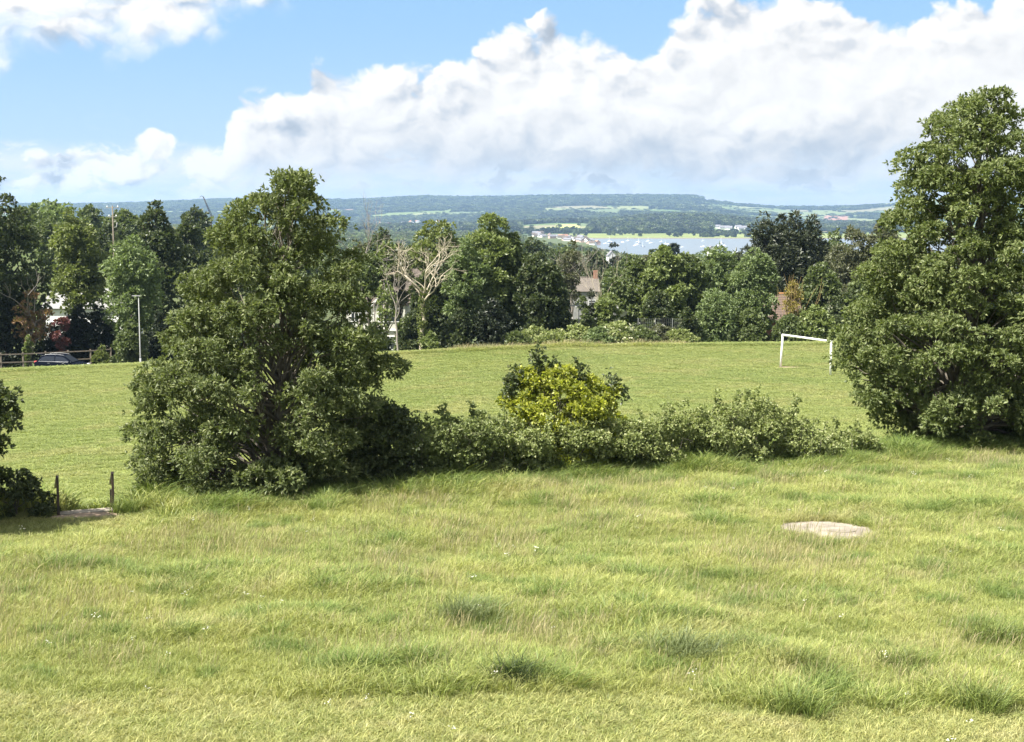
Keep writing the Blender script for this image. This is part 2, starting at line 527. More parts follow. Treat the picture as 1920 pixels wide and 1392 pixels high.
M_SOIL = turfmat('meadow_thatch', (.13, .165, .042), (.18, .20, .06), (.23, .21, .10))
M_TURF = turfmat('pitch_turf', (.175, .22, .06), (.21, .25, .07), (.25, .26, .095), sc=(.10, 1.3, 9.0), stretch=(.55, 1, 1))
M_LAND = turfmat('rough_land', (.06, .085, .03), (.08, .10, .035), (.10, .10, .05), sc=(.02, .2, 1.5))
M_BARK = surf('bark', (.10, .085, .065), .9, (.17, .155, .12), 5, bump=.6)
M_BARKD = surf('dark_bark', (.045, .038, .03), .9, (.09, .08, .06), 5, bump=.6)
M_BARE = surf('bleached_wood', (.42, .37, .28), .85, (.30, .26, .19), 3, bump=.3)
M_TWIG = surf('grey_twigs', (.20, .18, .16), .9, (.28, .25, .21), 3)
M_GOLD = surf('golden_stems', (.30, .22, .09), .8, (.22, .15, .06), 3)
LEAF = dict(
    hero=leafmat('leaf_grey_green', (.048, .066, .025), (.128, .150, .060), (.20, .215, .11), rough=.5, spec=.28),
    oak=leafmat('leaf_oak', (.058, .084, .020), (.135, .168, .040), (.18, .20, .07), rough=.5, spec=.25),
    dark=leafmat('leaf_dark', (.030, .046, .014), (.062, .083, .025), (.09, .10, .035)),
    darker=leafmat('leaf_darkest', (.015, .024, .010), (.034, .046, .018), None, trans=.15),
    mid=leafmat('leaf_mid', (.055, .078, .020), (.105, .135, .036)),
    light=leafmat('leaf_light', (.085, .125, .036), (.145, .190, .060)),
    bright=leafmat('leaf_bright', (.085, .120, .022), (.160, .195, .045)),
    olive=leafmat('leaf_olive', (.072, .098, .018), (.140, .165, .032)),
    grey=leafmat('leaf_greyish', (.062, .070, .032), (.110, .115, .056)),
    yellow=leafmat('leaf_yellow', (.16, .19, .035), (.40, .41, .06), (.10, .135, .03), trans=.38),
    copper=leafmat('leaf_copper', (.19, .12, .07), (.27, .17, .10), (.20, .20, .06)),
    purple=leafmat('leaf_purple', (.11, .04, .045), (.17, .07, .07)),
    bramble=leafmat('leaf_bramble', (.098, .130, .034), (.215, .248, .066), (.30, .31, .13), rough=.5, spec=.2),
    thicket=leafmat('leaf_thicket', (.072, .100, .026), (.160, .194, .050), (.20, .22, .09), rough=.5, spec=.2),  # darker bramble leaf: tree shadow on the hedge put into the colour
    conifer=leafmat('needles', (.022, .032, .012), (.050, .062, .021), None, trans=.12),
    gold=leafmat('leaf_gold', (.20, .16, .04), (.26, .22, .06)),
)

# ------------------------------------------------------------------ foliage
def leaves_from(pos, axis, k, L, W, rng, up=0.5, cone=(0.5, 1.35)):
    """k leaves around every spray position; returns verts, quads"""
    n = len(pos)
    P = np.repeat(pos, k, 0); A = np.repeat(axis, k, 0)
    N = n * k
    rv = rng.normal(size=(N, 3))
    T = np.cross(A, rv); T /= np.linalg.norm(T, axis=1, keepdims=True) + 1e-9
    th = rng.uniform(cone[0], cone[1], N)[:, None]
    D = A * np.cos(th) + T * np.sin(th)
    ref = np.array([0, 0, 1.0]) * up + rng.normal(size=(N, 3)) * 0.55
    S = np.cross(D, ref); S /= np.linalg.norm(S, axis=1, keepdims=True) + 1e-9
    Nn = np.cross(S, D)
    sc = rng.uniform(0.65, 1.25, N)[:, None]
    l = L * sc; wd = W * sc * rng.uniform(.8, 1.2, N)[:, None]
    B = P + D * l * 0.08
    mid = B + D * l * 0.52 + Nn * l * 0.08
    tip = B + D * l - Nn * l * 0.12 * rng.uniform(0, 2, N)[:, None]
    Vv = np.stack([B, mid + S * wd * .5, tip, mid - S * wd * .5], 1).reshape(-1, 3)
    F = np.arange(N * 4).reshape(-1, 4)
    return Vv, F

def crown(lobes, n, L, W, rng, k=6, up=0.6, shell=0.45, top=0.25, axis_up=0.35, jut=0.10):
    """lobes: (x, y, z, rx, ry, rz) clumps; about n leaves spread over them as sprays"""
    lobes = np.asarray(lobes, float)
    area = (lobes[:, 3] * lobes[:, 4] + lobes[:, 3] * lobes[:, 5]) + 1e-6
    ns = max(1, n // k)
    pick = rng.choice(len(lobes), ns, p=area / area.sum())
    lb = lobes[pick]
    d = rng.normal(size=(ns, 3)); d[:, 2] += top
    d /= np.linalg.norm(d, axis=1, keepdims=True)
    rr = shell + (1 - shell) * rng.random(ns) ** 0.6
    rr = np.where(rng.random(ns) < jut, rr * rng.uniform(1.02, 1.45, ns), rr)
    pos = lb[:, :3] + d * rr[:, None] * lb[:, 3:6]
    ax = d + np.array([0, 0, axis_up]) + rng.normal(size=(ns, 3)) * 0.35
    ax /= np.linalg.norm(ax, axis=1, keepdims=True)
    return leaves_from(pos, ax, k, L, W, rng, up)

def np_tubes(segs, sides=6):
    """segs: list of (points Nx3, radii N); one merged vertex/quad array"""
    VV = []; FF = []; o = 0
    ang = np.arange(sides) * 2 * np.pi / sides
    for pts, rad in segs:
        pts = np.asarray(pts, float); n = len(pts)
        t = np.gradient(pts, axis=0); t /= np.linalg.norm(t, axis=1, keepdims=True) + 1e-9
        ref = np.array([0.31, 0.95, 0.07]) if abs(t[0][1]) < .9 else np.array([1.0, 0, 0])
        a = np.cross(t, ref); a /= np.linalg.norm(a, axis=1, keepdims=True) + 1e-9
        b = np.cross(t, a)
        ring = pts[:, None, :] + (a[:, None, :] * np.cos(ang)[None, :, None] + b[:, None, :] * np.sin(ang)[None, :, None]) * np.asarray(rad)[:, None, None]
        VV.append(ring.reshape(-1, 3))
        i = np.arange(n - 1)[:, None] * sides + np.arange(sides)[None, :]
        j = np.arange(n - 1)[:, None] * sides + (np.arange(sides)[None, :] + 1) % sides
        FF.append(np.stack([i, j, j + sides, i + sides], -1).reshape(-1, 4) + o)
        o += n * sides
    return np.concatenate(VV), np.concatenate(FF)

def limb(a, b, r0, r1, rng, n=6, sag=0.12, wob=0.06):
    a = np.asarray(a, float); b = np.asarray(b, float)
    t = np.linspace(0, 1, n)[:, None]
    L = np.linalg.norm(b - a)
    p = a + (b - a) * t
    p = p + np.array([0, 0, 1.0]) * (t * (1 - t)) * L * sag * 2
    p[1:-1] += rng.normal(size=(n - 2, 3)) * L * wob
    return p, np.linspace(r0, r1, n)

def limbs_to(lobes, base, stem_top, r, rng, nmax=40, stems=1, wob=.05):
    """trunk (or several stems) from base up through stem_top, and limbs out to the lobes"""
    segs = []
    base = np.asarray(base, float); stem_top = np.asarray(stem_top, float)
    trunks = []
    for s in range(stems):
        off = np.clip(rng.normal(size=3), -1.3, 1.3) * r * (1.5 if stems > 1 else 0); off[2] = 0
        tt = stem_top + (rng.normal(size=3) * np.array([1, .6, .3]) * (np.linalg.norm(stem_top - base) * .05) if stems > 1 else 0)
        p, q = limb(base + off - np.array([0, 0, .15]), tt, r * (1 if s == 0 else .75), r * .22, rng, 9, 0, .018)
        q[0] *= 1.35
        segs.append((p, q)); trunks.append((p, q))
    lobes = np.asarray(lobes)
    idx = rng.permutation(len(lobes))[:nmax]
    for i in idx:
        c = lobes[i, :3]
        p, q = trunks[rng.integers(len(trunks))]
        h = np.clip((c[2] - base[2]) / (stem_top[2] - base[2] + 1e-6) - rng.uniform(.12, .32), .06, .95) * (len(p) - 1)
        k = int(h); f = h - k
        k2 = min(k + 1, len(p) - 1)
        st = p[k] * (1 - f) + p[k2] * f
        rr = (q[k] * (1 - f) + q[k2] * f)
        segs.append(limb(st, c, min(rr * .6, r * .5), r * .05, rng, 6, .10, wob))
    return segs

PROF = dict(
    dome=lambda t: np.sqrt(np.clip(1 - (2 * (t - .42)) ** 2 / 1.36, 0.02, 1)) if True else 0,
    oval=lambda t: np.sqrt(np.clip(1 - (2 * t - 1) ** 2, 0.04, 1)),
    cone=lambda t: np.clip(1.03 - t, .03, 1) ** .85,
    mound=lambda t: np.sqrt(np.clip(1 - t * t, 0.02, 1)),
    tall=lambda t: np.clip(np.minimum(1.0, (1.02 - t) * 2.1), 0, 1) ** .6 * (0.75 + .25 * np.sin(t * 3.1)),
)

def lobes_in(cx, cy, z0, z1, hw, prof, n, rng, size=(.26, .42), depth=.9, flat=.8, lean=(0, 0)):
    """clumps scattered through an envelope: half width hw*prof(t) at relative height t"""
    out = []
    f = PROF[prof]
    tries = 0
    while len(out) < n and tries < n * 60:
        tries += 1
        t = rng.random()
        r = hw * float(f(t))
        rho = math.sqrt(rng.uniform(.05, 1)); ph = rng.uniform(0, 2 * math.pi)
        s = hw * rng.uniform(*size) * (0.6 + .4 * float(f(t)))
        s = min(s, r * .95 + .05 * hw)
        e = max(r - s * .75, 0)
        x = cx + lean[0] * t + rho * e * math.cos(ph); y = cy + lean[1] * t + rho * e * math.sin(ph) * depth
        z = z0 + s * flat * .6 + t * max(z1 - z0 - s * flat * 1.3, .01)
        if any((x - o[0]) ** 2 + (y - o[1]) ** 2 + (z - o[2]) ** 2 < (0.62 * (s + o[3])) ** 2 * .8 for o in out) and tries < n * 30:
            continue
        out.append((x, y, z, s, s, s * flat))
    return np.array(out)

SEED = [100]
def tree(name, label, px, D, top, wpx, prof, leaf, cb=.2, nl=26, n=9000, L=.42, W=.26, group=None, cat='tree', bark=None, size=(.26, .42),
         trunk_r=None, k=5, up=.6, flat=.8, base=None, axis_up=.35, shell=.45, lean=(0, 0), extra=None, stems=1, jut=.1, depth=.9, sink=0.0, flowers=0):
    SEED[0] += 1
    rng = np.random.default_rng(SEED[0])
    b = base if base is not None else G(px, D)
    zt = at(px, top, D).z
    h = zt - b.z
    hw = wpx / FPX * D / 2
    o = thing(name, label, cat, (b.x, b.y, b.z - sink), group)
    lob = lobes_in(0, 0, h * cb, h, hw, prof, nl, rng, size, depth, flat, lean)
    Vv, F = crown(lob, n, L, W, rng, k=k, up=up, shell=shell, axis_up=axis_up, jut=jut)
    mats_ = [LEAF[leaf]]; mi = None
    if flowers:
        d = rng.normal(size=(flowers, 3)); d[:, 2] = abs(d[:, 2]) + .2; d[:, 1] -= .5; d /= np.linalg.norm(d, axis=1, keepdims=True)
        V2, F2 = leaves_from(d * np.array([hw * .9, hw * .8, h * .98]), d, 4, .2, .16, rng, .6)
        mi = [0] * len(F) + [1] * len(F2)
        F = np.concatenate([F, F2 + len(Vv)]); Vv = np.concatenate([Vv, V2]); mats_.append(M_FLOWER)
    meshobj('crown', npmesh('crown', Vv, F, mats_, False, mi), o)
    r = trunk_r or max(.06, h * .022)
    segs = limbs_to(lob, (0, 0, -.1), (lean[0] * .8, lean[1] * .8, h * .82), r, rng, 16, stems)
    if extra is not None:
        segs += extra(rng, h, hw)
    Vt, Ft = np_tubes(segs, 6)
    meshobj('trunk', npmesh('trunk', Vt, Ft, bark or M_BARKD, True), o)
    return o

def branching(rng, p, d, L, r, depth, segs, spread=.55, upb=.12, nch=(2, 3), shrink=.72, wob=.16):
    """bare recursive branches"""
    n = 5
    pts = [np.array(p, float)]
    dd = np.array(d, float)
    for i in range(n - 1):
        dd = dd + rng.normal(size=3) * wob + np.array([0, 0, upb * .3])
        dd /= np.linalg.norm(dd)
        pts.append(pts[-1] + dd * L / (n - 1))
    segs.append((np.array(pts), np.linspace(r, r * .62, n)))
    if depth <= 0:
        return
    for c in range(rng.integers(nch[0], nch[1] + 1)):
        t = np.cross(dd, rng.normal(size=3)); t /= np.linalg.norm(t) + 1e-9
        th = rng.uniform(.5, 1.2) * spread
        d2 = dd * math.cos(th) + t * math.sin(th) + np.array([0, 0, upb])
        d2 /= np.linalg.norm(d2)
        st = pts[-1] if c < 2 else pts[rng.integers(1, n)]
        branching(rng, st, d2, L * shrink * rng.uniform(.75, 1.2), r * .6, depth - 1, segs, spread, upb, nch, shrink, wob)

# ------------------------------------------------------------------ instancing for uncountable stuff
def gn_scatter(name, pts, rot, scl, idx, sources, kind='stuff'):
    coll = bpy.data.collections.new(name + '_sources')
    for i, me in enumerate(sources):
        so = bpy.data.objects.new('%s_%03d' % (name, i), me)
        coll.objects.link(so)
    me = bpy.data.meshes.new(name)
    me.vertices.add(len(pts))
    me.vertices.foreach_set('co', np.asarray(pts, np.float32).ravel())
    a = me.attributes.new('rot', 'FLOAT_VECTOR', 'POINT'); a.data.foreach_set('vector', np.asarray(rot, np.float32).ravel())
    scl = np.asarray(scl, np.float32)
    if scl.ndim == 1: scl = np.repeat(scl[:, None], 3, 1)
    a = me.attributes.new('scl', 'FLOAT_VECTOR', 'POINT'); a.data.foreach_set('vector', scl.ravel())
    a = me.attributes.new('idx', 'INT', 'POINT'); a.data.foreach_set('value', np.asarray(idx, np.int32))
    o = link(bpy.data.objects.new(name, me))
    props(o, kind=kind)
    ng = bpy.data.node_groups.new(name + '_scatter', 'GeometryNodeTree')
    ng.interface.new_socket('Geometry', in_out='INPUT', socket_type='NodeSocketGeometry')
    ng.interface.new_socket('Geometry', in_out='OUTPUT', socket_type='NodeSocketGeometry')
    gi = ng.nodes.new('NodeGroupInput'); go = ng.nodes.new('NodeGroupOutput')
    ci = ng.nodes.new('GeometryNodeCollectionInfo')
    ci.inputs['Collection'].default_value = coll
    ci.inputs['Separate Children'].default_value = True
    ci.inputs['Reset Children'].default_value = True
    iop = ng.nodes.new('GeometryNodeInstanceOnPoints')
    iop.inputs['Pick Instance'].default_value = True
    def na(nm, dt):
        q = ng.nodes.new('GeometryNodeInputNamedAttribute'); q.data_type = dt
        q.inputs['Name'].default_value = nm
        return [s for s in q.outputs if s.enabled and s.name == 'Attribute'][0]
    er = ng.nodes.new('FunctionNodeEulerToRotation')
    ng.links.new(na('rot', 'FLOAT_VECTOR'), er.inputs[0])
    ng.links.new(gi.outputs[0], iop.inputs['Points'])
    ng.links.new(ci.outputs[0], iop.inputs['Instance'])
    ng.links.new(na('idx', 'INT'), iop.inputs['Instance Index'])
    ng.links.new(er.outputs[0], iop.inputs['Rotation'])
    ng.links.new(na('scl', 'FLOAT_VECTOR'), iop.inputs['Scale'])
    ng.links.new(iop.outputs[0], go.inputs[0])
    md = o.modifiers.new('scatter', 'NODES')
    md.node_group = ng
    return o

# ================================================================== GROUND
def build_ground():
    az_in = np.linspace(-27, 27, 420)
    az_out = np.concatenate([np.linspace(27.8, 90, 60), np.linspace(93, 267, 50), np.linspace(270, 332.2, 60)])
    azs = np.radians(np.concatenate([az_in, az_out]))
    rs = np.concatenate([[1.5, 3, 5, 7, 9], np.linspace(10.5, 60, 130), np.linspace(60.8, 140, 110), np.geomspace(142, 2950, 80)])
    A, Rr = np.meshgrid(azs, rs)
    X = Rr * np.sin(A); Y = Rr * np.cos(A)
    Z = ground(X, Y)
    nr, na_ = X.shape
    Vv = np.stack([X, Y, Z], -1).reshape(-1, 3)
    Vv = np.vstack([Vv, [[0, 0, gz(0, 0)]]])
    i = np.arange(nr - 1)[:, None] * na_ + np.arange(na_)[None, :]
    j = np.arange(nr - 1)[:, None] * na_ + (np.arange(na_)[None, :] + 1) % na_
    F = np.stack([i, i + na_, j + na_, j], -1).reshape(-1, 4)
    c = len(Vv) - 1
    T = np.stack([np.full(na_, c), np.arange(na_), (np.arange(na_) + 1) % na_], -1)
    cen = Vv[F].mean(1)
    s = cen[:, 1] - hedge_line(cen[:, 0]) + 1.2 * (fbm(cen[:, 0] / 2, cen[:, 1] / 2, 3, 2) - .5)
    mi = np.where(s < 2.0, 0, 1)
    d = cen[:, 1] - pitch_end(cen[:, 0])
    mi = np.where(d > 3.0, 2, mi)
    mi = np.concatenate([mi, np.zeros(len(T), int)])
    me = npmesh('ground', Vv, [F, T], [M_SOIL, M_TURF, M_LAND], True, mi)
    return props(meshobj('ground', me), kind='structure')

build_ground()

# ------------------------------------------------------------------ estuary water
def build_water():
    m, t = mat('estuary_water')
    p = t.n('ShaderNodeBsdfPrincipled')
    p.inputs['Base Color'].default_value = (.13, .155, .175, 1)
    p.inputs['Roughness'].default_value = .30
    p.inputs['IOR'].default_value = 1.33
    g = t.n('ShaderNodeNewGeometry')
    bp = t.n('ShaderNodeBump'); bp.inputs['Strength'].default_value = .45; bp.inputs['Distance'].default_value = .5
    t.t.links.new(t.noise(t.vmul(g.outputs['Position'], (.5, 1, 1)), .35, 5, .7), bp.inputs['Height'])
    t.t.links.new(bp.outputs[0], p.inputs['Normal'])
    o = t.n('ShaderNodeOutputMaterial'); t.t.links.new(p.outputs[0], o.inputs[0])
    Vv = [(-9000, 1250, -50), (9000, 1250, -50), (9000, 12500, -50), (-9000, 12500, -50)]
    return props(meshobj('water', npmesh('water', Vv, np.array([[0, 1, 2, 3]]), m)), kind='structure')
build_water()

# ------------------------------------------------------------------ far hills
HL = [  # crest lines: (range, height as photo rows across photo columns)
    (2690, None, -51.0), (2780, None, -49.2), (3260, None, -47.6),
    (4300, [(-300, 425), (500, 428), (700, 428), (900, 424), (980, 420), (1040, 417), (1090, 418), (1150, 416), (1200, 411), (1260, 408), (1330, 409), (1400, 417), (1440, 424), (1500, 430), (1560, 427), (1650, 422), (2300, 415)], None),
    (4900, [(-300, 428), (500, 430), (700, 430), (900, 428), (980, 426), (1090, 424), (1200, 424), (1330, 424), (1400, 424), (1500, 424), (1650, 420), (2300, 415)], None),
    (6000, [(-300, 410), (500, 412), (650, 424), (750, 417), (850, 414), (900, 411), (1000, 408), (1100, 406), (1200, 404), (1330, 404), (1400, 412), (1500, 419), (1650, 416), (2300, 410)], None),
    (7400, [(-300, 396), (500, 394), (650, 396), (800, 390), (1000, 386), (1200, 384), (1300, 386), (1380, 396), (1500, 404), (1650, 402), (2300, 395)], None),
    (9000, [(-300, 386), (0, 385), (150, 385), (250, 383), (350, 379), (420, 376), (500, 375), (650, 377), (720, 374), (800, 370), (870, 372), (960, 371), (1050, 369), (1200, 368), (1300, 369), (1320, 375), (1380, 384), (1450, 389.5), (1550, 389.5), (1600, 387), (1650, 382), (1750, 374), (2000, 372), (2300, 372)], None),
    (10800, [(-300, 399), (2300, 399)], None),
]
def hill_z(px, r):
    """height of the far land at photo column px (bearing) and range r"""
    px = np.asarray(px, float); r = np.asarray(r, float)
    hs = []
    for (rr, prof, zc) in HL:
        if prof is None:
            hs.append(np.full(px.shape, zc))
        else:
            q = np.interp(px, [p[0] for p in prof], [p[1] for p in prof])
            hs.append((HORIZON - q) / FPX * rr)
    rr = [h[0] for h in HL]
    z = np.zeros(px.shape)
    for i in range(len(HL) - 1):
        t = np.clip((r - rr[i]) / (rr[i + 1] - rr[i]), 0, 1)
        tt = t * t * (3 - 2 * t) * .5 + t * .5
        m = (r >= rr[i]) & (r <= rr[i + 1])
        z = np.where(m, hs[i] * (1 - tt) + hs[i + 1] * tt, z)
    x = (px - CX) / FPX * r
    amp = 14 * sst(3300, 5200, r) * (1 - .75 * np.exp(-((r - 9000) / 500) ** 2))
    return z + amp * (fbm(x / 420, r / 420, 21, 4) - .5)

rng = np.random.default_rng(7)
FS = np.stack([rng.uniform(-3600, 3600, 800), rng.uniform(2700, 11000, 800)], 1)
FC = rng.integers(0, 8, 800)
PAL = np.array([(.10, .14, .05), (.12, .16, .055), (.085, .125, .045), (.17, .19, .085), (.18, .17, .10), (.11, .14, .065), (.14, .17, .07), (.17, .11, .085)])

def field_of(x, y):
    """nearest field seed and distance to the field's edge"""
    x = x.ravel(); y = y.ravel()
    xx = x + 60 * (fbm(x / 300, y / 300, 9, 2) - .5); yy = y + 60 * (fbm(x / 300, y / 300, 12, 2) - .5)
    best = np.zeros(len(x), int); ed = np.zeros(len(x))
    for a in range(0, len(x), 20000):
        sl = slice(a, a + 20000)
        d2 = ((xx[sl, None] - FS[None, :, 0]) * 1.0) ** 2 + ((yy[sl, None] - FS[None, :, 1]) * .8) ** 2
        p = np.argpartition(d2, 2, axis=1)[:, :2]
        dd = np.sqrt(np.take_along_axis(d2, p, 1))
        o = np.argsort(dd, 1)
        p = np.take_along_axis(p, o, 1); dd = np.take_along_axis(dd, o, 1)
        best[sl] = p[:, 0]; ed[sl] = (dd[:, 1] - dd[:, 0]) / 2
    return best, ed

def wooded(px, r, best=None):
    x = (px - CX) / FPX * r
    n = fbm(x / 500, r / 350, 33, 4)
    th = np.full(np.shape(px), .545)
    near = sst(3250, 3330, r) * (1 - sst(4900, 5100, r))
    th = th - .40 * near * sst(1060, 1140, px) * (1 - sst(1400, 1440, px))       # wooded hill above the water
    th = th - .15 * sst(7000, 7600, r) * (1 - sst(1250, 1330, px))             # wooded ridge
    th = th - .25 * sst(8500, 8800, r) * (1 - sst(1300, 1330, px)) 
    th = th + .06 * sst(1360, 1440, px) * sst(4300, 5000, r)                      # open farmland at right
    th = th - .25 * np.exp(-((px - 960) / 90) ** 2) * sst(3900, 4200, r) * (1 - sst(5600, 6000, r))
    th = th + .07 * sst(4950, 5150, r) * (1 - sst(6600, 6900, r)) * sst(1290, 1380, px) - .05 * sst(5600, 6000, r) * (1 - sst(1250, 1330, px))
    wd = n > th
    strip = (r < 3270) & (px > 1060)
    th = th - .2 * (1 - sst(980, 1060, px)) * (1 - sst(3600, 3900, r))
    wd = n > th
    # open pale fields on the slope left of the wooded hill, and pasture below the white farm
    op = ((px > 975) & (px < 1110) & (r > 3330) & (r < 4200)) | ((px > 1330) & (px < 1420) & (r > 3300) & (r < 3800))
    return wd & ~strip & ~op

def build_hills():
    pxs = np.arange(-320, 2321, 4.0)
    rs = np.concatenate([np.arange(2690, 4400, 14), np.arange(4400, 7000, 26), np.arange(7000, 10801, 34)]).astype(float)
    PX, RR = np.meshgrid(pxs, rs)
    Z = hill_z(PX, RR)
    X = (PX - CX) / FPX * RR
    best, ed = field_of(X, RR)
    col = PAL[FC[best]].reshape(*X.shape, 3).copy()
    wd = wooded(PX, RR)
    col[wd] = (.035, .055, .022)
    strip = (RR < 3270) & (PX > 1060)
    g = fbm(X / 120, RR / 40, 4, 3)
    col[strip] = np.array([.17, .20, .07]) * (0.75 + .5 * g[strip])[:, None]
    b = (PX > 1040) & (PX < 1085) & (RR > 3500) & (RR < 4050); col[b] = (.36, .38, .13)
    b = (PX > 975) & (PX < 1040) & (RR > 3340) & (RR < 3700); col[b] = (.18, .23, .08)
    b = (PX > 1020) & (PX < 1052) & (RR > 3700) & (RR < 3850); col[b] = (.34, .36, .14)
    b = (PX > 1088) & (PX < 1140) & (RR > 3350) & (RR < 3900); col[b] = (.22, .23, .11)
    b = (PX > 1540) & (PX < 1585) & (RR > 6300) & (RR < 7400); col[b] = (.27, .15, .11)
    mud = (RR < 2790) & (PX > 1080)
    col[mud] = (.16, .14, .11)
    nr, nc = X.shape
    Vv = np.stack([X, RR, Z], -1).reshape(-1, 3)
    i = np.arange(nr - 1)[:, None] * nc + np.arange(nc - 1)[None, :]
    F = np.stack([i, i + 1, i + nc + 1, i + nc], -1).reshape(-1, 4)
    m, t = mat('hill_land')
    at_ = t.n('ShaderNodeAttribute', attribute_name='land')
    g_ = t.n('ShaderNodeNewGeometry')
    nz = t.noise(g_.outputs['Position'], .03, 5, .65)
    c = t.mix(1.0, at_.outputs['Color'], t.mix(nz, (.78, .78, .78), (1.2, 1.2, 1.2)), 'MULTIPLY')
    p = t.n('ShaderNodeBsdfPrincipled'); t.t.links.new(c, p.inputs['Base Color'])
    p.inputs['Roughness'].default_value = .9; p.inputs['Specular IOR Level'].default_value = .1
    o = t.n('ShaderNodeOutputMaterial'); t.t.links.new(p.outputs[0], o.inputs[0])
    me = npmesh('hills', Vv, F, m, True)
    a = me.attributes.new('land', 'FLOAT_COLOR', 'POINT')
    a.data.foreach_set('color', np.concatenate([col.reshape(-1, 3), np.ones((nr * nc, 1))], 1).astype(np.float32).ravel())
    return props(meshobj('hills', me), kind='structure')
build_hills()

def woodland_sources(n, leaf, count, L, W, hscale=1.0):
    out = []
    for i in range(n):
        r_ = np.random.default_rng(900 + i + count)
        lob = lobes_in(0, 0, .10, 1.0 * hscale, .52, 'dome', 13, r_, (.34, .5), 1.0, .8)
        Vv, F = crown(lob, count, L, W, r_, k=4, shell=.6, jut=.05)
        out.append(npmesh('tree_clump', Vv, F, LEAF[leaf[i % len(leaf)]]))
    return out

def build_far_woods():
    r_ = np.random.default_rng(11)
    P = []; S = []
    for (r0, r1, step, sc, hedge_w) in ((3300, 4950, 17, 17, 8), (4950, 7000, 26, 24, 9), (7000, 9100, 34, 32, 11)):
        xs = np.arange(-.40, .42, step / ((r0 + r1) / 2))
        rr = np.arange(r0, r1, step)
        A, B = np.meshgrid(xs, rr)
        A = A.ravel() + r_.uniform(-.5, .5, A.size) * step / ((r0 + r1) / 2); B = B.ravel() + r_.uniform(-.5, .5, B.size) * step
        px = CX + A * FPX; x = A * B
        ok = (px > 40) & (px < 1720)
        px, x, B = px[ok], x[ok], B[ok]
        best, ed = field_of(x, B)
        wd = wooded(px, B)
        hd = (ed < hedge_w) & (r_.random(len(ed)) < .7)
        op = (px > 975) & (px < 1100) & (B > 3330) & (B < 4200)
        keep = wd | (hd & ~op) | (r_.random(len(ed)) < .004)
        px, x, B, wd = px[keep], x[keep], B[keep], wd[keep]
        z = hill_z(px, B) - .1 * sc * .6
        P.append(np.stack([x, B, z], 1))
        s = sc * r_.uniform(.75, 1.25, len(x)) * np.where(wd, 1.0, .62)
        hh = np.where(wd, np.minimum(s * .8, 13 * r_.uniform(.75, 1.2, len(x))), 5.5 * r_.uniform(.6, 1.3, len(x)))
        S.append(np.stack([s * 1.15, s * 1.15, hh], 1))
    # hedges and shore trees on the flat strip
    n = 240
    px = r_.uniform(900, 1640, n); B = np.where(r_.random(n) < .6, r_.uniform(3230, 3290, n), r_.uniform(2850, 3250, n))
    px2 = np.concatenate([px[:150], r_.normal(1330, 10, 20), r_.normal(1365, 16, 22)]); B2 = np.concatenate([B[:150], r_.uniform(2850, 3050, 20), r_.uniform(2850, 3260, 22)])
    P.append(np.stack([(px2 - CX) / FPX * B2, B2, hill_z(px2, B2) - .5], 1))
    S.append(np.repeat(r_.uniform(5, 10, len(px2))[:, None], 3, 1))
    P = np.concatenate(P); S = np.concatenate(S)
    n = len(P)
    src = woodland_sources(6, ['dark', 'dark', 'darker', 'dark', 'mid', 'darker'], 230, .30, .22)
    o = gn_scatter('hill_woods', P, np.stack([np.zeros(n), np.zeros(n), r_.uniform(0, 6.28, n)], 1), S, r_.integers(0, 6, n), src)
    props(o, 'blue green woods and hedgerows covering the far hills', 'woodland')
    print('hill woods', n)
build_far_woods()

def build_town_trees():
    """the leafy town between the field and the water"""
    r_ = np.random.default_rng(15)
    P = []; S = []
    for (r0, r1, step) in ((136, 330, 9.0), (330, 620, 9.5), (620, 1200, 12.5), (1200, 2900, 18)):
        xs = np.arange(-.62, .62, step / ((r0 + r1) / 2)); rr = np.arange(r0, r1, step)
        A, B = np.meshgrid(xs, rr)
        A = A.ravel() + r_.uniform(-.5, .5, A.size) * step / ((r0 + r1) / 2); B = B.ravel() + r_.uniform(-.5, .5, B.size) * step
        x = A * B
        g = fbm(x / 60, B / 60, 8, 3)
        z = ground(x, B)
        keep = (g > .36) & ((B > 330) | (A > .40) | (A < -.45)) & (z > -49.3) & (r_.random(len(x)) < .9)
        x, B, z = x[keep], B[keep], z[keep]
        s = r_.uniform(6.5, 12.5, len(x)) * (step / 11.0) ** .5
        hh = np.minimum(s * r_.uniform(.8, 1.25, len(x)), 13)
        px = CX + x / B * FPX
        top_row = HORIZON - (z + hh) / B * FPX
        ok = top_row > np.interp(px, [600, 960, 1000, 1060, 1110, 1140, 1180, 2000], [420, 426, 452, 456, 462, 466, 474, 474])
        x, B, z, s, hh = x[ok], B[ok], z[ok], s[ok], hh[ok]
        P.append(np.stack([x, B, z - .6], 1))
        S.append(np.stack([s * r_.uniform(.85, 1.15, len(x)), s, hh], 1))
    P = np.concatenate(P); S = np.concatenate(S); n = len(P)
    src = woodland_sources(8, ['mid', 'dark', 'light', 'mid', 'grey', 'dark', 'bright', 'mid'], 620, .17, .12, 1.0)
    src += woodland_sources(4, ['mid', 'dark', 'bright', 'dark'], 7000, .055, .035, 1.0)      # closer ones, with finer leaves
    ix = np.where(P[:, 1] < 330, r_.integers(8, 12, n), r_.integers(0, 8, n))
    o = gn_scatter('town_trees', P, np.stack([np.zeros(n), np.zeros(n), r_.uniform(0, 6.28, n)], 1), S, ix, src)
    props(o, 'mass of mixed green trees falling away towards the water', 'woodland')
    print('town trees', n)
build_town_trees()

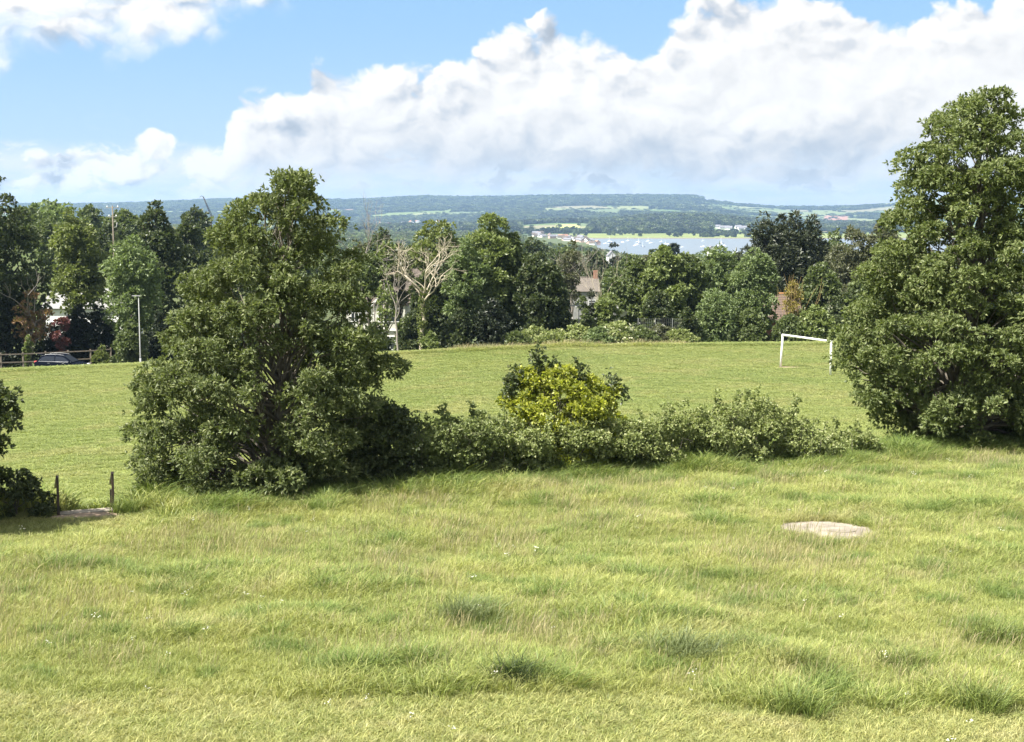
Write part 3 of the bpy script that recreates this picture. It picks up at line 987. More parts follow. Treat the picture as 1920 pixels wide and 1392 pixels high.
# ================================================================== NEAR TREES
def hero(name, label, rows, D, base_px, base_py, leaf, nl, n, L, W, seed, stems, stem_top, r, size, cat='tree', bark=None, gaps=(), group=None, depth=.85, k=7):
    """tree whose outline follows rows [(py, left px, right px)], round in depth"""
    rng = np.random.default_rng(seed)
    b = hit(base_px, base_py, D - 8, D + 8) if base_py else G(base_px, D)
    D = b.y
    o = thing(name, label, cat, b, group)
    ys = [q[0] for q in rows]
    lob = []
    tries = 0
    while len(lob) < nl and tries < nl * 80:
        tries += 1
        py = rng.uniform(ys[0], ys[-1])
        l = np.interp(py, ys, [q[1] for q in rows]); rt = np.interp(py, ys, [q[2] for q in rows])
        c = (l + rt) / 2; hw = (rt - l) / 2
        if rng.random() > (hw + 40) / (max((q[2] - q[1]) / 2 for q in rows) + 40): continue
        s = rng.uniform(*size)                      # metres
        spx = s * FPX / D
        if spx > hw * .9: s *= hw * .9 / spx; spx = hw * .9
        rho = math.sqrt(rng.uniform(.22, 1)); ph = rng.uniform(0, 2 * math.pi)
        e = max(hw - spx * rng.uniform(.45, .95), 0)
        px = c + rho * math.cos(ph) * e
        yoff = rho * math.sin(ph) * e / FPX * D * depth
        if any(g[0] < px < g[2] and g[1] < py < g[3] and yoff < 0.4 for g in gaps): continue
        p = at(px, min(max(py, ys[0] + spx * .55), ys[-1] - spx * .3), D)
        x, y, z = p.x - b.x, yoff, p.z - b.z
        if any((x - q[0]) ** 2 + (y - q[1]) ** 2 + (z - q[2]) ** 2 < (.60 * (s + q[3])) ** 2 for q in lob) and tries < nl * 50: continue
        lob.append((x, y, z, s * rng.uniform(.9, 1.25), s * rng.uniform(.9, 1.2), s * rng.uniform(.6, .85)))
    Vv, F = crown(lob, n, L, W, rng, k=k, up=.55, shell=.25, top=.35, jut=.30)
    meshobj('crown', npmesh('crown', Vv, F, LEAF[leaf]), o)
    stp = at(stem_top[0], stem_top[1], D) - b
    segs = limbs_to(lob, (0, 0, -.1), stp, r, rng, len(lob), stems)
    Vt, Ft = np_tubes(segs, 7)
    meshobj('trunk', npmesh('trunk', Vt, Ft, bark or M_BARK, True), o)
    return o

hero('field_tree', 'bushy grey-green tree standing in front of the field, left of the bramble hedge', [
    (318, 525, 560), (340, 450, 590), (380, 425, 645), (420, 385, 660), (460, 375, 668), (500, 365, 690), (540, 322, 692), (580, 310, 700),
    (620, 295, 695), (655, 285, 730), (690, 262, 768), (730, 240, 735), (760, 240, 725), (800, 235, 735), (850, 245, 720), (900, 262, 670), (942, 330, 560)],
    31.6, 515, 925, 'hero', 250, 135000, .125, .048, 41, 4, (540, 400),   .085, (.17, .50), gaps=((500, 640, 600, 735), (596, 335, 626, 392), (470, 315, 512, 352), (640, 395, 700, 440), (330, 500, 360, 560), (690, 700, 740, 760)))
hero('oak_tree', 'tall broad oak filling the right side in front of the field', [
    (172, 1830, 1890), (200, 1810, 1905), (215, 1742, 1915), (250, 1722, 1930), (280, 1690, 1945), (320, 1680, 1955), (370, 1655, 1960), (420, 1648, 1970),
    (460, 1640, 1980), (500, 1618, 1990), (540, 1605, 2000), (580, 1588, 2010), (620, 1582, 2020), (660, 1558, 2030), (690, 1562, 2035), (720, 1578, 2035),
    (750, 1590, 2030), (780, 1612, 2020), (805, 1640, 2010), (838, 1690, 1980)],
    39.5, 1790, 838, 'oak', 330, 165000, .14, .06, 43, 3, (1835, 240), .13, (.22, .62))
hero('oak_sapling', 'young oak leaning in from the left edge above the steps', [
    (710, -200, -60), (735, -300, 10), (755, -320, 28), (795, -330, 28), (815, -340, 8), (865, -330, 14), (895, -300, 8), (900, -280, -60)],
    28.6, -150, None, 'dark', 100, 32000, .11, .06, 47, 1, (-140, 760), .07, (.2, .36))  # crown widened out of view on the left to shade the grass
hero('low_shrub', 'low dark leafy shrub beside the handrail at the left edge', [
    (880, 5, 30), (892, -30, 48), (915, -50, 78), (940, -60, 98), (965, -70, 104), (995, -70, 92)],
    30.2, 30, None, 'dark', 30, 8000, .10, .055, 48, 2, (30, 900), .03, (.14, .28), cat='shrub')
hero('holly_bush', 'bush tucked against the grey-green tree at the end of the bramble hedge, leaves coloured dark for the tree shadow', [
    (765, 715, 745), (790, 690, 775), (830, 670, 800), (870, 660, 800), (912, 665, 780)],
    33.2, 735, None, 'dark', 40, 16000, .10, .05, 49, 2, (735, 800), .03, (.25, .42), cat='shrub')  # dark leaf colour carries the shadow of the tree beside it
hero('golden_shrub', 'yellow-green leafy shrub with dark shoots rising above the bramble hedge', [
    (690, 1000, 1060), (705, 965, 1090), (725, 950, 1150), (750, 940, 1165), (780, 930, 1172), (815, 930, 1170), (880, 940, 1150)],
    36.2, 1050, None, 'yellow', 95, 26000, .11, .07, 50, 3, (1050, 720), .03, (.2, .36), cat='shrub')

def shoots():
    o = bpy.data.objects['golden_shrub']
    D = o.location.y
    r_ = np.random.default_rng(3)
    segs = []; lob = []
    for px, py, w_, n in ((1006, 652, .10, 6), (1012, 672, .12, 5), (1036, 680, .13, 4), (1085, 668, .06, 5), (1086, 695, .16, 4), (965, 700, .18, 4), (950, 720, .15, 3), (1145, 700, .10, 4), (1165, 720, .12, 5)):
        for i in range(n):
            p = at(px + r_.normal() * 4, py + 34 * i / n, D - .1 + r_.normal() * .1) - o.location
            lob.append((*p, w_, w_, w_ * 1.2))
        segs.append(limb(np.array([p.x * .7, 0, 1.2]), np.array(at(px, py, D) - o.location), .014, .004, r_, 6, 0, .02))
    Vv, F = crown(lob, 1500, .11, .07, r_, k=4)
    meshobj('dark_shoots', npmesh('dark_shoots', Vv, F, LEAF['dark']), o)
    Vt, Ft = np_tubes(segs, 5)
    meshobj('stems', npmesh('stems', Vt, Ft, M_BARKD), o)
shoots()

def hedge(name, label, tops, Dback, n, leaf, seed, size=(.2, .38), thick=1.6, cat='hedge', L=.075, W=.05, flowers=0):
    """a run of tangled growth; tops = [(px, py of its top)]"""
    r_ = np.random.default_rng(seed)
    c = G((tops[0][0] + tops[-1][0]) / 2, Dback)
    x0, x1 = tops[0][0], tops[-1][0]
    o = thing(name, label, cat, c)
    lob = []; segs = []
    m = int((x1 - x0) / 2.9)
    for i in range(m):
        px = r_.uniform(x0, x1)
        x = (px - CX) / FPX * 34
        Dm = float(hedge_line(x)) + .6 + r_.uniform(-.5, .5) * thick
        py = np.interp(px, [q[0] for q in tops], [q[1] for q in tops])
        g = G(px, Dm)
        zt = at(px, py, float(hedge_line(x)) + .8).z
        s = r_.uniform(*size)
        h = zt - g.z - s * .7
        z = g.z + max(h, .1) * r_.uniform(.05, 1) ** .7
        lob.append((g.x - c.x, g.y - c.y, z - c.z, s * 1.15, s, s * .8))
        if i % 9 == 0:                                             # a long shoot standing out of the tangle
            top_ = zt - c.z + r_.uniform(.05, .32)
            for q in range(5):
                lob.append((g.x - c.x + r_.normal() * .05, g.y - c.y, top_ - .09 * q, .06, .06, .07))
        if i % 4 == 0:
            segs.append(limb((g.x - c.x, g.y - c.y, g.z - c.z - .05), (g.x - c.x + r_.normal() * .4, g.y - c.y - .2, z - c.z + .25), .012, .004, r_, 7, .3, .05))
    Vv, F = crown(lob, n, L, W, r_, k=5, up=.5, shell=.35, top=.3, jut=.34)
    meshobj('foliage', npmesh('foliage', Vv, F, LEAF[leaf]), o)
    Vt, Ft = np_tubes(segs, 5)
    meshobj('stems', npmesh('stems', Vt, Ft, M_BARKD), o)
    return o

hedge('hedge', 'dense stretch of hedge next to the grey-green tree, leaves darkened for its shadow', [(755, 800), (800, 786), (840, 784), (900, 774), (945, 772)], 33.6, 36000, 'thicket', 61, (.16, .36))
hedge('bramble_hedge', 'long pale green bramble thicket running to the right of the golden shrub', [(930, 785), (1000, 784), (1060, 792), (1150, 782), (1230, 780), (1270, 772), (1330, 762), (1390, 750), (1440, 742), (1475, 748), (1492, 775), (1515, 800)], 36.5, 90000, 'bramble', 62, (.13, .34))
hedge('bramble_patch', 'low straggling bramble patch below the right-hand oak', [(1500, 822), (1535, 804), (1572, 812), (1615, 806), (1650, 815)], 38.5, 11000, 'bramble', 63, (.10, .22))

# ================================================================== FIELD EDGE TREES
B_ = 'trees along the far edge of the field'
T = tree
T('oak_tree', 'tallest dark oak rising at the left edge of the photo', -22, 132, 294, 120, 'oval', 'dark', .25, 30, 9000, .36, .24, size=(.22, .36))
T('oak_tree', 'huge dark oak behind the rail fence in the left corner', 22, 137, 368, 165, 'dome', 'dark', .08, 40, 15000, .38, .25)
T('oak_tree', 'olive-green oak above the grey-roofed house', 148, 152, 393, 128, 'dome', 'olive', .34, 34, 11000, .42, .27)
T('ash_tree', 'pale green ash tree just left of the tall lamp post', 252, 139, 440, 128, 'oval', 'light', .16, 34, 11000, .38, .22)
T('oak_tree', 'dark oak with a pointed top behind the pale ash', 300, 160, 382, 115, 'dome', 'dark', .2, 34, 11000, .42, .27)
T('oak_tree', 'dark oak crown showing between the pointed oak and the bushy grey-green tree', 358, 168, 404, 90, 'dome', 'dark', .2, 28, 8000, .42, .27)
T('beech_tree', 'broad pale green canopy highest on the left skyline', 88, 290, 379, 135, 'dome', 'light', .2, 30, 6000, .75, .5)
T('beech_tree', 'pale canopy half hidden by the huge corner oak', 50, 262, 388, 90, 'dome', 'mid', .2, 26, 5000, .7, .45)
T('oak_tree', 'rounded skyline tree just left of the telegraph pole', 172, 320, 386, 66, 'dome', 'mid', .2, 24, 4500, .7, .45)
T('oak_tree', 'round dark tree on the skyline near the leaning mast', 370, 300, 390, 68, 'dome', 'dark', .2, 24, 4500, .7, .45)
T('oak_tree', 'dull green canopy right of the telegraph pole', 236, 270, 396, 80, 'dome', 'mid', .2, 24, 4500, .7, .45)
T('copper_tree', 'small copper-brown dying tree with bare top twigs by the rail fence', 60, 133, 548, 84, 'oval', 'copper', .34, 17, 1900, .30, .18, size=(.20, .32), bark=M_TWIG, flat=.55,
  extra=lambda r_, h, hw: (lambda s: ([branching(r_, (r_.normal() * .2, 0, h * .75), (r_.normal() * .5, r_.normal() * .3, 1), h * .27, .05, 2, s, .6) for _ in range(3)], s)[1])([]))
T('plum_shrub', 'small purple-red shrub in front of the grey-roofed house', 117, 133, 588, 38, 'oval', 'purple', .3, 12, 1500, .26, .17, cat='shrub')
T('ivy_stump', 'pale ivy-clad stump behind the rail fence', 55, 131.5, 624, 22, 'tall', 'bright', .02, 12, 1100, .26, .18, cat='shrub')
S_ = 'dark evergreens under the left trees'
T('holly_bush', 'black-green holly directly behind the parked car', 112, 141, 612, 100, 'dome', 'darker', .0, 22, 5000, .34, .22, cat='shrub')
T('holly_bush', 'black-green holly in the left corner behind the fence', 14, 133.5, 560, 100, 'mound', 'darker', .0, 24, 6000, .34, .22, cat='shrub')
T('holly_bush', 'dark holly between the olive oak and the lamp post', 188, 140, 578, 96, 'mound', 'darker', .0, 26, 6500, .34, .22, cat='shrub')
T('holly_bush', 'dark holly in front of the grey-roofed house wall', 150, 141, 574, 84, 'mound', 'darker', .0, 24, 6000, .34, .22, cat='shrub')
T('laurel_bush', 'glossy green laurel at the foot of the tall lamp post', 246, 131, 598, 78, 'mound', 'mid', .0, 24, 5500, .32, .2, cat='shrub')
T('holly_bush', 'dark holly just right of the tall lamp post', 302, 134, 590, 76, 'mound', 'darker', .0, 24, 5500, .34, .22, cat='shrub')
T('hawthorn_bush', 'small olive bush growing through the rail fence', 191, 129.2, 648, 46, 'mound', 'olive', .0, 14, 1500, .26, .16, cat='shrub')
T('oak_tree', 'dark oak seen through the left of the bushy grey-green tree', 430, 162, 440, 150, 'dome', 'dark', .15, 30, 8000, .42, .27)
T('oak_tree', 'mid green oak seen through the middle of the bushy grey-green tree', 555, 165, 455, 150, 'dome', 'mid', .15, 30, 8000, .42, .27)
T('holly_bush', 'dark bush seen low behind the left of the bushy grey-green tree', 372, 134, 585, 110, 'mound', 'darker', .0, 24, 5000, .34, .22, cat='shrub')
T('holly_bush', 'dark bush seen low behind the stems of the bushy grey-green tree', 455, 132, 600, 100, 'mound', 'dark', .0, 24, 5000, .34, .22, cat='shrub')
T('holly_bush', 'dark bush below the timbered house, close to the bushy grey-green tree', 655, 131, 606, 76, 'mound', 'dark', .0, 24, 5500, .34, .22, cat='shrub')
T('laurel_bush', 'dark green bush in front of the timbered house bay window', 703, 131, 606, 66, 'mound', 'dark', .0, 24, 5000, .32, .2, cat='shrub')
T('ash_tree', 'grey-green tree crown below the dead grey twigs', 668, 172, 452, 100, 'dome', 'grey', .2, 28, 7000, .42, .26)
T('oak_tree', 'dark rounded tree behind the bleached dead tree on its left', 715, 200, 430, 110, 'dome', 'dark', .2, 28, 7000, .5, .32)
T('maple_tree', 'fresh green tree above the roof of the timbered house', 728, 172, 455, 80, 'dome', 'bright', .3, 24, 6000, .42, .26)
T('oak_tree', 'domed dark oak with olive top behind the bleached dead tree', 816, 158, 409, 132, 'dome', 'olive', .25, 36, 12000, .42, .27)
T('oak_tree', 'dark oak low behind the bleached dead tree on its right', 838, 150, 468, 90, 'dome', 'dark', .1, 28, 8000, .42, .27)
T('oak_tree', 'dark green tree directly behind the ivy-clad trunk of the bleached dead tree', 803, 136, 512, 84, 'oval', 'dark', .0, 30, 8000, .36, .24)
T('cherry_tree', 'thin yellowish young tree in front of the timbered house gable', 722, 138, 500, 62, 'oval', 'bright', .3, 15, 1300, .3, .2, bark=M_TWIG,
  extra=lambda r_, h, hw: (lambda s: ([branching(r_, (0, 0, h * .2), (r_.normal() * .3, r_.normal() * .2, 1), h * .3, .06, 3, s, .4) for _ in range(3)], s)[1])([]))
T('ash_tree', 'thin green tree covering the left end of the timbered house roof', 692, 141, 478, 84, 'oval', 'mid', .56, 24, 5200, .34, .2)
T('ash_tree', 'slight grey-green tree covering the chimney of the timbered house', 752, 143, 470, 66, 'oval', 'grey', .45, 18, 3000, .34, .2)
T('laurel_bush', 'dark green bush between the bleached dead tree and the timbered house', 757, 130, 600, 50, 'mound', 'mid', .0, 20, 3600, .3, .2, cat='shrub')
T('elder_bush', 'green bush at the foot of the bleached dead tree', 772, 126.5, 590, 56, 'mound', 'dark', .0, 20, 4000, .3, .2, cat='shrub')
T('elder_bush', 'small yellow-green bush right of the bleached dead tree', 806, 125, 622, 40, 'mound', 'bright', .0, 14, 1800, .26, .18, cat='shrub')
T('willow_tree', 'tall bright green willow standing highest at the centre', 922, 133, 402, 125, 'oval', 'bright', .14, 42, 14000, .4, .18, size=(.2, .36))
T('willow_tree', 'lower bright green willow leaning left of the tall central one', 872, 130, 448, 92, 'oval', 'light', .08, 34, 9000, .38, .18, size=(.24, .38))
T('oak_tree', 'dark green oak on the right shoulder of the tall central willow', 962, 134, 440, 86, 'oval', 'mid', .1, 32, 9000, .38, .24)
T('holly_bush', 'dark fill shrub standing in for the shade under the lower willow beside the grass', 862, 127, 578, 76, 'mound', 'dark', .0, 22, 5000, .32, .2, cat='shrub')  # added understory, its dark leaves fill in the shade below the crown
T('holly_bush', 'dark fill shrub standing in for the shade under the tall central willow', 925, 127, 560, 96, 'mound', 'darker', .0, 24, 6000, .32, .2, cat='shrub')  # added likewise, darkest leaf colour in place of shade
T('oak_tree', 'dark dense oak right of the central willows', 1008, 130, 474, 106, 'oval', 'dark', .04, 40, 13000, .36, .24)
T('oak_tree', 'small dark tree left of the pale dying ash', 1045, 131, 522, 58, 'oval', 'dark', .02, 24, 5500, .34, .22)
T('birch_tree', 'thin yellowish dying ash above the distant tiled roof', 1073, 152, 455, 58, 'oval', 'grey', .45, 20, 2200, .36, .2, bark=M_TWIG, trunk_r=.13,
  extra=lambda r_, h, hw: (lambda s: ([branching(r_, (0, 0, h * .3), (r_.normal() * .25, r_.normal() * .2, 1), h * .26, .06, 3, s, .4) for _ in range(4)], s)[1])([]))
T('cypress_tree', 'small dark pointed conifer below the distant tiled roof', 1108, 139, 542, 28, 'cone', 'conifer', .0, 16, 2200, .34, .12, size=(.34, .5), axis_up=.8)
T('elder_bush', 'yellow-green bush between the pointed conifer and the white gable', 1137, 135, 548, 62, 'oval', 'bright', .0, 26, 5200, .32, .2, cat='shrub')
T('elder_bush', 'green bush behind the short lamp post', 1092, 134, 552, 50, 'mound', 'mid', .0, 18, 3000, .3, .2, cat='shrub')
T('oak_tree', 'mid green tree overhanging the white gable', 1192, 144, 486, 100, 'dome', 'mid', .25, 32, 9500, .4, .26)
T('oak_tree', 'tall green tree nearest the water, right of the white gable', 1243, 142, 466, 104, 'oval', 'bright', .1, 34, 10500, .4, .26)
T('oak_tree', 'dark green tree between the tall green tree and the pale willow', 1288, 143, 474, 92, 'oval', 'mid', .08, 32, 9500, .4, .26)
T('oak_tree', 'dark low tree behind the wire fence', 1232, 132.5, 540, 80, 'mound', 'dark', .0, 26, 6500, .34, .22)
T('willow_tree', 'pale feathery willow left of the dark cypresses', 1342, 146, 461, 122, 'dome', 'light', .06, 40, 13000, .4, .17)
T('willow_tree', 'pale rounded willow in front of the dark cypresses', 1412, 143, 464, 98, 'oval', 'light', .04, 36, 11000, .4, .17)
T('willow_tree', 'low pale grey-green willow bush by the field edge', 1338, 131, 540, 104, 'mound', 'light', .0, 34, 9000, .34, .16)
T('hawthorn_bush', 'dark hawthorn at the field edge beneath the tiled roof', 1405, 130.5, 580, 84, 'mound', 'mid', .0, 26, 6500, .32, .2, cat='shrub')
T('hawthorn_bush', 'small dark hawthorn left of the low pale willow', 1288, 129.5, 580, 60, 'mound', 'dark', .0, 22, 4500, .32, .2, cat='shrub')
PROF['spire'] = lambda t: np.clip(np.minimum(1.0, (1.02 - t) * 1.65), .02, 1) ** .85
def cyp(px, D, top, w_, label, nl=90, n=20000, cb=.0):
    return T('cypress_tree', label, px, D, top, w_, 'spire', 'conifer', cb, nl, n, .62, .17, size=(.12, .22), axis_up=.7, up=.2, flat=1.1, jut=.3)
cyp(1428, 168, 397, 172, 'dark cypress nearest the water, leftmost peak of the dark clump')
cyp(1484, 170, 399, 156, 'dark cypress forming the middle peak of the dark clump')
cyp(1516, 174, 406, 142, 'dark cypress on the right shoulder of the dark clump')
cyp(1460, 173, 404, 70, 'thin dark cypress spire between two broad peaks', 30, 6000)
T('oak_tree', 'grey-green tree right of the dark cypresses', 1592, 152, 424, 112, 'dome', 'grey', .15, 38, 12000, .4, .2)
T('oak_tree', 'tall grey-green tree half hidden behind the right-hand oak', 1655, 150, 405, 100, 'oval', 'grey', .1, 34, 10000, .4, .22)
T('oak_tree', 'mid green tree right of the tiled roof', 1535, 140, 495, 96, 'oval', 'mid', .04, 34, 10000, .36, .22)
T('hawthorn_bush', 'dark hawthorn behind the goal crossbar', 1582, 131.5, 545, 100, 'mound', 'dark', .0, 30, 7500, .34, .22, cat='shrub')
T('hawthorn_bush', 'bushy hawthorn behind the left goal post', 1478, 130, 590, 84, 'mound', 'mid', .0, 26, 6500, .32, .2, cat='shrub')
T('hawthorn_bush', 'broad green bush behind the goal, below the mid green tree', 1528, 129.5, 575, 90, 'mound', 'bright', .0, 26, 6500, .32, .2, cat='shrub')
T('oak_tree', 'green tree behind the goal beside the right-hand oak', 1640, 134, 490, 110, 'oval', 'mid', .0, 34, 9500, .36, .24)
T('bamboo_clump', 'golden stems and leaves beside the tiled roof', 1484, 138, 522, 46, 'tall', 'gold', .35, 14, 1000, .34, .12, cat='plant', bark=M_GOLD,
  extra=lambda r_, h, hw: [limb((r_.normal() * .4, r_.normal() * .3, 0), (r_.normal() * hw * .9, r_.normal() * .5, h * r_.uniform(.8, 1.1)), .035, .01, r_, 6, .05, .03) for _ in range(26)])
# trees in the middle distance, seen one by one over the field edge
T('oak_tree', 'dull green tree in the gap right of the central willows, nearest the village', 1000, 300, 447, 100, 'dome', 'dark', .2, 28, 6000, .7, .45)
T('oak_tree', 'dull green tree beneath the village behind the dying ash', 1052, 340, 458, 96, 'dome', 'mid', .2, 28, 6000, .75, .5)
T('oak_tree', 'dark green tree left of the flat-topped cedar', 1108, 330, 470, 84, 'dome', 'dark', .2, 26, 5000, .75, .5)
T('cedar_tree', 'dark flat-topped cedar against the near edge of the water', 1148, 420, 453, 48, 'tall', 'darker', .25, 14, 2600, .9, .4, flat=.35)
T('oak_tree', 'green tree right of the flat-topped cedar', 1182, 310, 476, 80, 'dome', 'mid', .2, 26, 5000, .7, .45)
T('pine_tree', 'dark pine against the water, above the tall green tree', 1262, 430, 457, 44, 'oval', 'darker', .3, 16, 2600, .9, .5)
T('pine_tree', 'bushy dark pine against the water, right of the cedar', 1228, 440, 462, 40, 'oval', 'dark', .3, 16, 2600, .9, .5)
T('oak_tree', 'grey-green tree behind the tall green tree by the water', 1215, 300, 480, 70, 'dome', 'grey', .2, 24, 4500, .7, .45)
T('oak_tree', 'rounded tree on the right skyline behind the cypresses', 1560, 260, 436, 90, 'dome', 'mid', .2, 26, 5500, .7, .45)
T('oak_tree', 'mid green tree between the olive oak and the broad pale canopy', 100, 235, 408, 120, 'dome', 'mid', .1, 26, 5500, .6, .4)
T('oak_tree', 'dull tree behind the pale ash and the telegraph pole foot', 215, 240, 418, 110, 'dome', 'dark', .1, 26, 5500, .6, .4)
T('oak_tree', 'dark tree filling the gap above the white gable', 1150, 240, 505, 90, 'dome', 'mid', .1, 26, 5500, .6, .4)
T('oak_tree', 'dark tree behind the timbered house roof on the right', 775, 205, 460, 90, 'dome', 'mid', .1, 26, 5500, .6, .4)

M_FLOWER = surf('cream_flower', (.42, .42, .28), .8)
# ------------------------------------------------------------------ bramble mounds at the end of the field
def mound(px, D, top, w_, label, leaf, seed, flowers=0):
    o = T('bramble_mound', label, px, D, top, w_, 'mound', leaf, .0, 22, 5200, .26, .16, cat='bramble', group='bramble mounds at the far end of the field', trunk_r=.03, size=(.2, .32), flat=.7, flowers=flowers)
    return o
mound(1005, 126.5, 613, 100, 'low green bramble mound beneath the dark dense oak', 'bramble', 1)
mound(1082, 126.0, 611, 96, 'low bramble mound in front of the short lamp post', 'bramble', 2)
mound(1160, 126.0, 604, 104, 'bramble mound dotted with cream flowers in front of the white gable', 'bramble', 3, 40)
mound(1238, 127.0, 608, 96, 'bramble mound in front of the wire fence', 'grey', 4)

mound(965, 125.5, 622, 70, 'small bramble mound at the left end of the far bramble bank', 'mid', 5)
mound(1045, 125.3, 620, 84, 'bramble mound beneath the dark small tree left of the dying ash', 'bramble', 6)
mound(1122, 125.0, 615, 84, 'bramble mound between the short lamp post and the white gable', 'light', 7)
mound(1200, 125.6, 613, 84, 'bramble mound just right of the cream-flowered one', 'mid', 8)
mound(1276, 126.0, 618, 70, 'small bramble mound at the right end of the far bramble bank', 'bramble', 9)

# ------------------------------------------------------------------ leafless trees
def bare(name, label, px, D, top, seed, m, trunkfrac, lean, depth, spread, r, nch=(2, 3), upb=.12, first=3, ivy=None):
    r_ = np.random.default_rng(seed)
    b = G(px, D)
    h = at(px, top, D).z - b.z
    o = thing(name, label, 'tree', b)
    segs = []
    p, q = limb((0, 0, -.1), (lean, 0, h * trunkfrac), r, r * .6, r_, 8, 0, .012)
    segs.append((p, q))
    L0 = h * (1 - trunkfrac) * .42
    for i in range(first):
        a = (i + .5) / first * 2 - 1
        dd = np.array([a * spread * 1.3 + r_.normal() * .1, r_.normal() * .4, 1.0]); dd /= np.linalg.norm(dd)
        branching(r_, p[-1 - (i % 3) * 1], dd, L0, r * .40, depth, segs, spread, upb, nch)
    Vt, Ft = np_tubes(segs, 5)
    k = 8 * 5 - 5
    meshobj('branches', npmesh('branches', Vt, Ft, m, True), o)
    if ivy:
        lob = [(lean * t, 0, h * trunkfrac * t, r * 1.6, r * 1.6, .5) for t in np.linspace(.05, 1, 14)]
        Vv, F = crown(lob, ivy, .24, .17, r_, k=4)
        meshobj('ivy', npmesh('ivy', Vv, F, LEAF['olive']), o)
    return o
bare('dead_tree', 'bleached leafless dead tree with ivy-clad trunk at the field edge', 790, 125.5, 432, 5, M_BARE, .50, .3, 4, .70, .25, first=6, upb=.05, ivy=1600)
bare('dead_sapling', 'thin reddish leafless stem left of the bleached dead tree', 746, 125, 488, 6, M_TWIG, .55, -.2, 3, .3, .11, first=3)
bare('dead_tree', 'grey twiggy dead treetop behind the bushy grey-green tree', 676, 150, 384, 8, M_TWIG, .6, .2, 4, .5, .16, first=4)
bare('dead_tree', 'bare twiggy sapling right of the distant tiled roof', 1126, 150, 486, 9, M_BARE, .35, .1, 4, .34, .09, first=4)

# ================================================================== BUILT THINGS
M_WHITE = surf('white_paint', (.78, .78, .76), .5, (.66, .66, .63), 6)
M_CONC = surf('weathered_concrete', (.30, .265, .215), .9, (.19, .165, .13), 2.2, bump=.6)
M_STEEL = surf('galvanised_steel', (.27, .275, .27), .6, (.22, .225, .22), 4, metal=.1)
M_RAIL = surf('dark_rail_paint', (.022, .020, .018), .45, (.06, .035, .025), 9, spec=.5)
M_TIMBER = surf('weathered_timber', (.17, .145, .11), .85, (.12, .10, .075), 4, bump=.4)
M_DIRT = surf('bare_earth', (.30, .225, .16), .95, (.22, .16, .11), 3, bump=.5)
M_RENDER = surf('cream_render', (.58, .57, .50), .85, (.50, .49, .42), 2)
M_RWHITE = surf('white_render', (.80, .80, .78), .8, (.72, .72, .70), 2)
M_GLASS = surf('window_glass', (.03, .035, .04), .12, spec=.6)
M_ROOFB = surf('brown_roof_tiles', (.070, .058, .050), .85, (.115, .09, .07), 7, bump=.4)
M_ROOFG = surf('grey_roof', (.24, .235, .23), .85, (.19, .19, .185), 7, bump=.3)
M_BRICK = surf('brick', (.30, .15, .10), .85, (.24, .12, .08), 9)
M_BEAM = surf('dark_timber', (.03, .027, .025), .7)
M_ROAD = surf('asphalt', (.055, .055, .058), .9, (.07, .07, .07), 2)

# goal
def goal():
    gl = at(1464, 688, 104.0); gl = G(1464, 104.0)
    a = G(1464, 104.5); b = G(1557, 98.2)
    o = thing('football_goal', 'white metal football goal without a net near the right-hand oak', 'goal', a)
    ta = a + Vector((.10, 0, 2.44)); tb = b + Vector((0, 0, 2.44))
    MB().tube([Vector((-.03, 0, -.2)), ta - a], .075, 12).build('post', M_WHITE, o)
    MB().tube([b - a - Vector((0, 0, .2)), tb - a], .075, 12).build('post', M_WHITE, o)
    MB().tube([ta - a - (tb - ta).normalized() * .07, tb - a + (tb - ta).normalized() * .07], .075, 12).build('crossbar', M_WHITE, o)
    # worn earth at the foot of the left post
    r_ = np.random.default_rng(1)
    return a, b
GA, GB = goal()
def patch(name, c, rx, ry, m, seed, lift=.012, n=28):
    """irregular worn patch lying on the ground"""
    r_ = np.random.default_rng(seed)
    rings = 5
    Vv = [(c.x, c.y, gz(c.x, c.y) + lift)]
    ph = r_.uniform(0, 6.28, 4)
    for k in range(1, rings + 1):
        for i in range(n):
            t = 2 * math.pi * i / n
            q = (1 + .18 * math.sin(2 * t + ph[0]) + .14 * math.sin(3 * t + ph[1]) + .10 * math.sin(5 * t + ph[2])) * k / rings
            x = c.x + rx * q * math.cos(t); y = c.y + ry * q * math.sin(t)
            Vv.append((x, y, gz(x, y) + lift))
    T3 = [(0, 1 + i, 1 + (i + 1) % n) for i in range(n)]
    F4 = []
    for k in range(rings - 1):
        for i in range(n):
            a = 1 + k * n + i; b = 1 + k * n + (i + 1) % n
            F4.append((a, a + n, b + n, b))
    return props(meshobj(name, npmesh(name, Vv, [np.array(F4), np.array(T3)], m, True)), kind='structure')
patch('path_worn_goalmouth', Vector((GA.x + .4, GA.y - .5, 0)), 1.0, .8, M_DIRT, 2)

# lamp posts
def lamp(px, D, top_py, label, arm=.5, r=.062):
    b = G(px, D)
    h = at(px, top_py, D).z - b.z
    o = thing('street_lamp', label, 'lamp post', b, 'street lamps beyond the field')
    MB().tube([(0, 0, -.2), (0, 0, 1.2)], r * 1.45, 12).build('base', M_STEEL, o)
    MB().tube([(0, 0, 1.2), (0, 0, 1.28), (0, 0, h)], [r * 1.45, r, r * .62], 12).build('pole', M_STEEL, o)
    hd = MB().box((-arm * .45, 0, h + .04), (arm * 1.5, .2, .09), None, .02)
    hd.build('lamp_head', M_STEEL, o)
    return o
lamp(264, 127.5, 556, 'tall slim pale lamp post in front of the dark holly at the left')
lamp(1085, 131, 574, 'short pale lamp post behind the low brambles at the centre', .75)

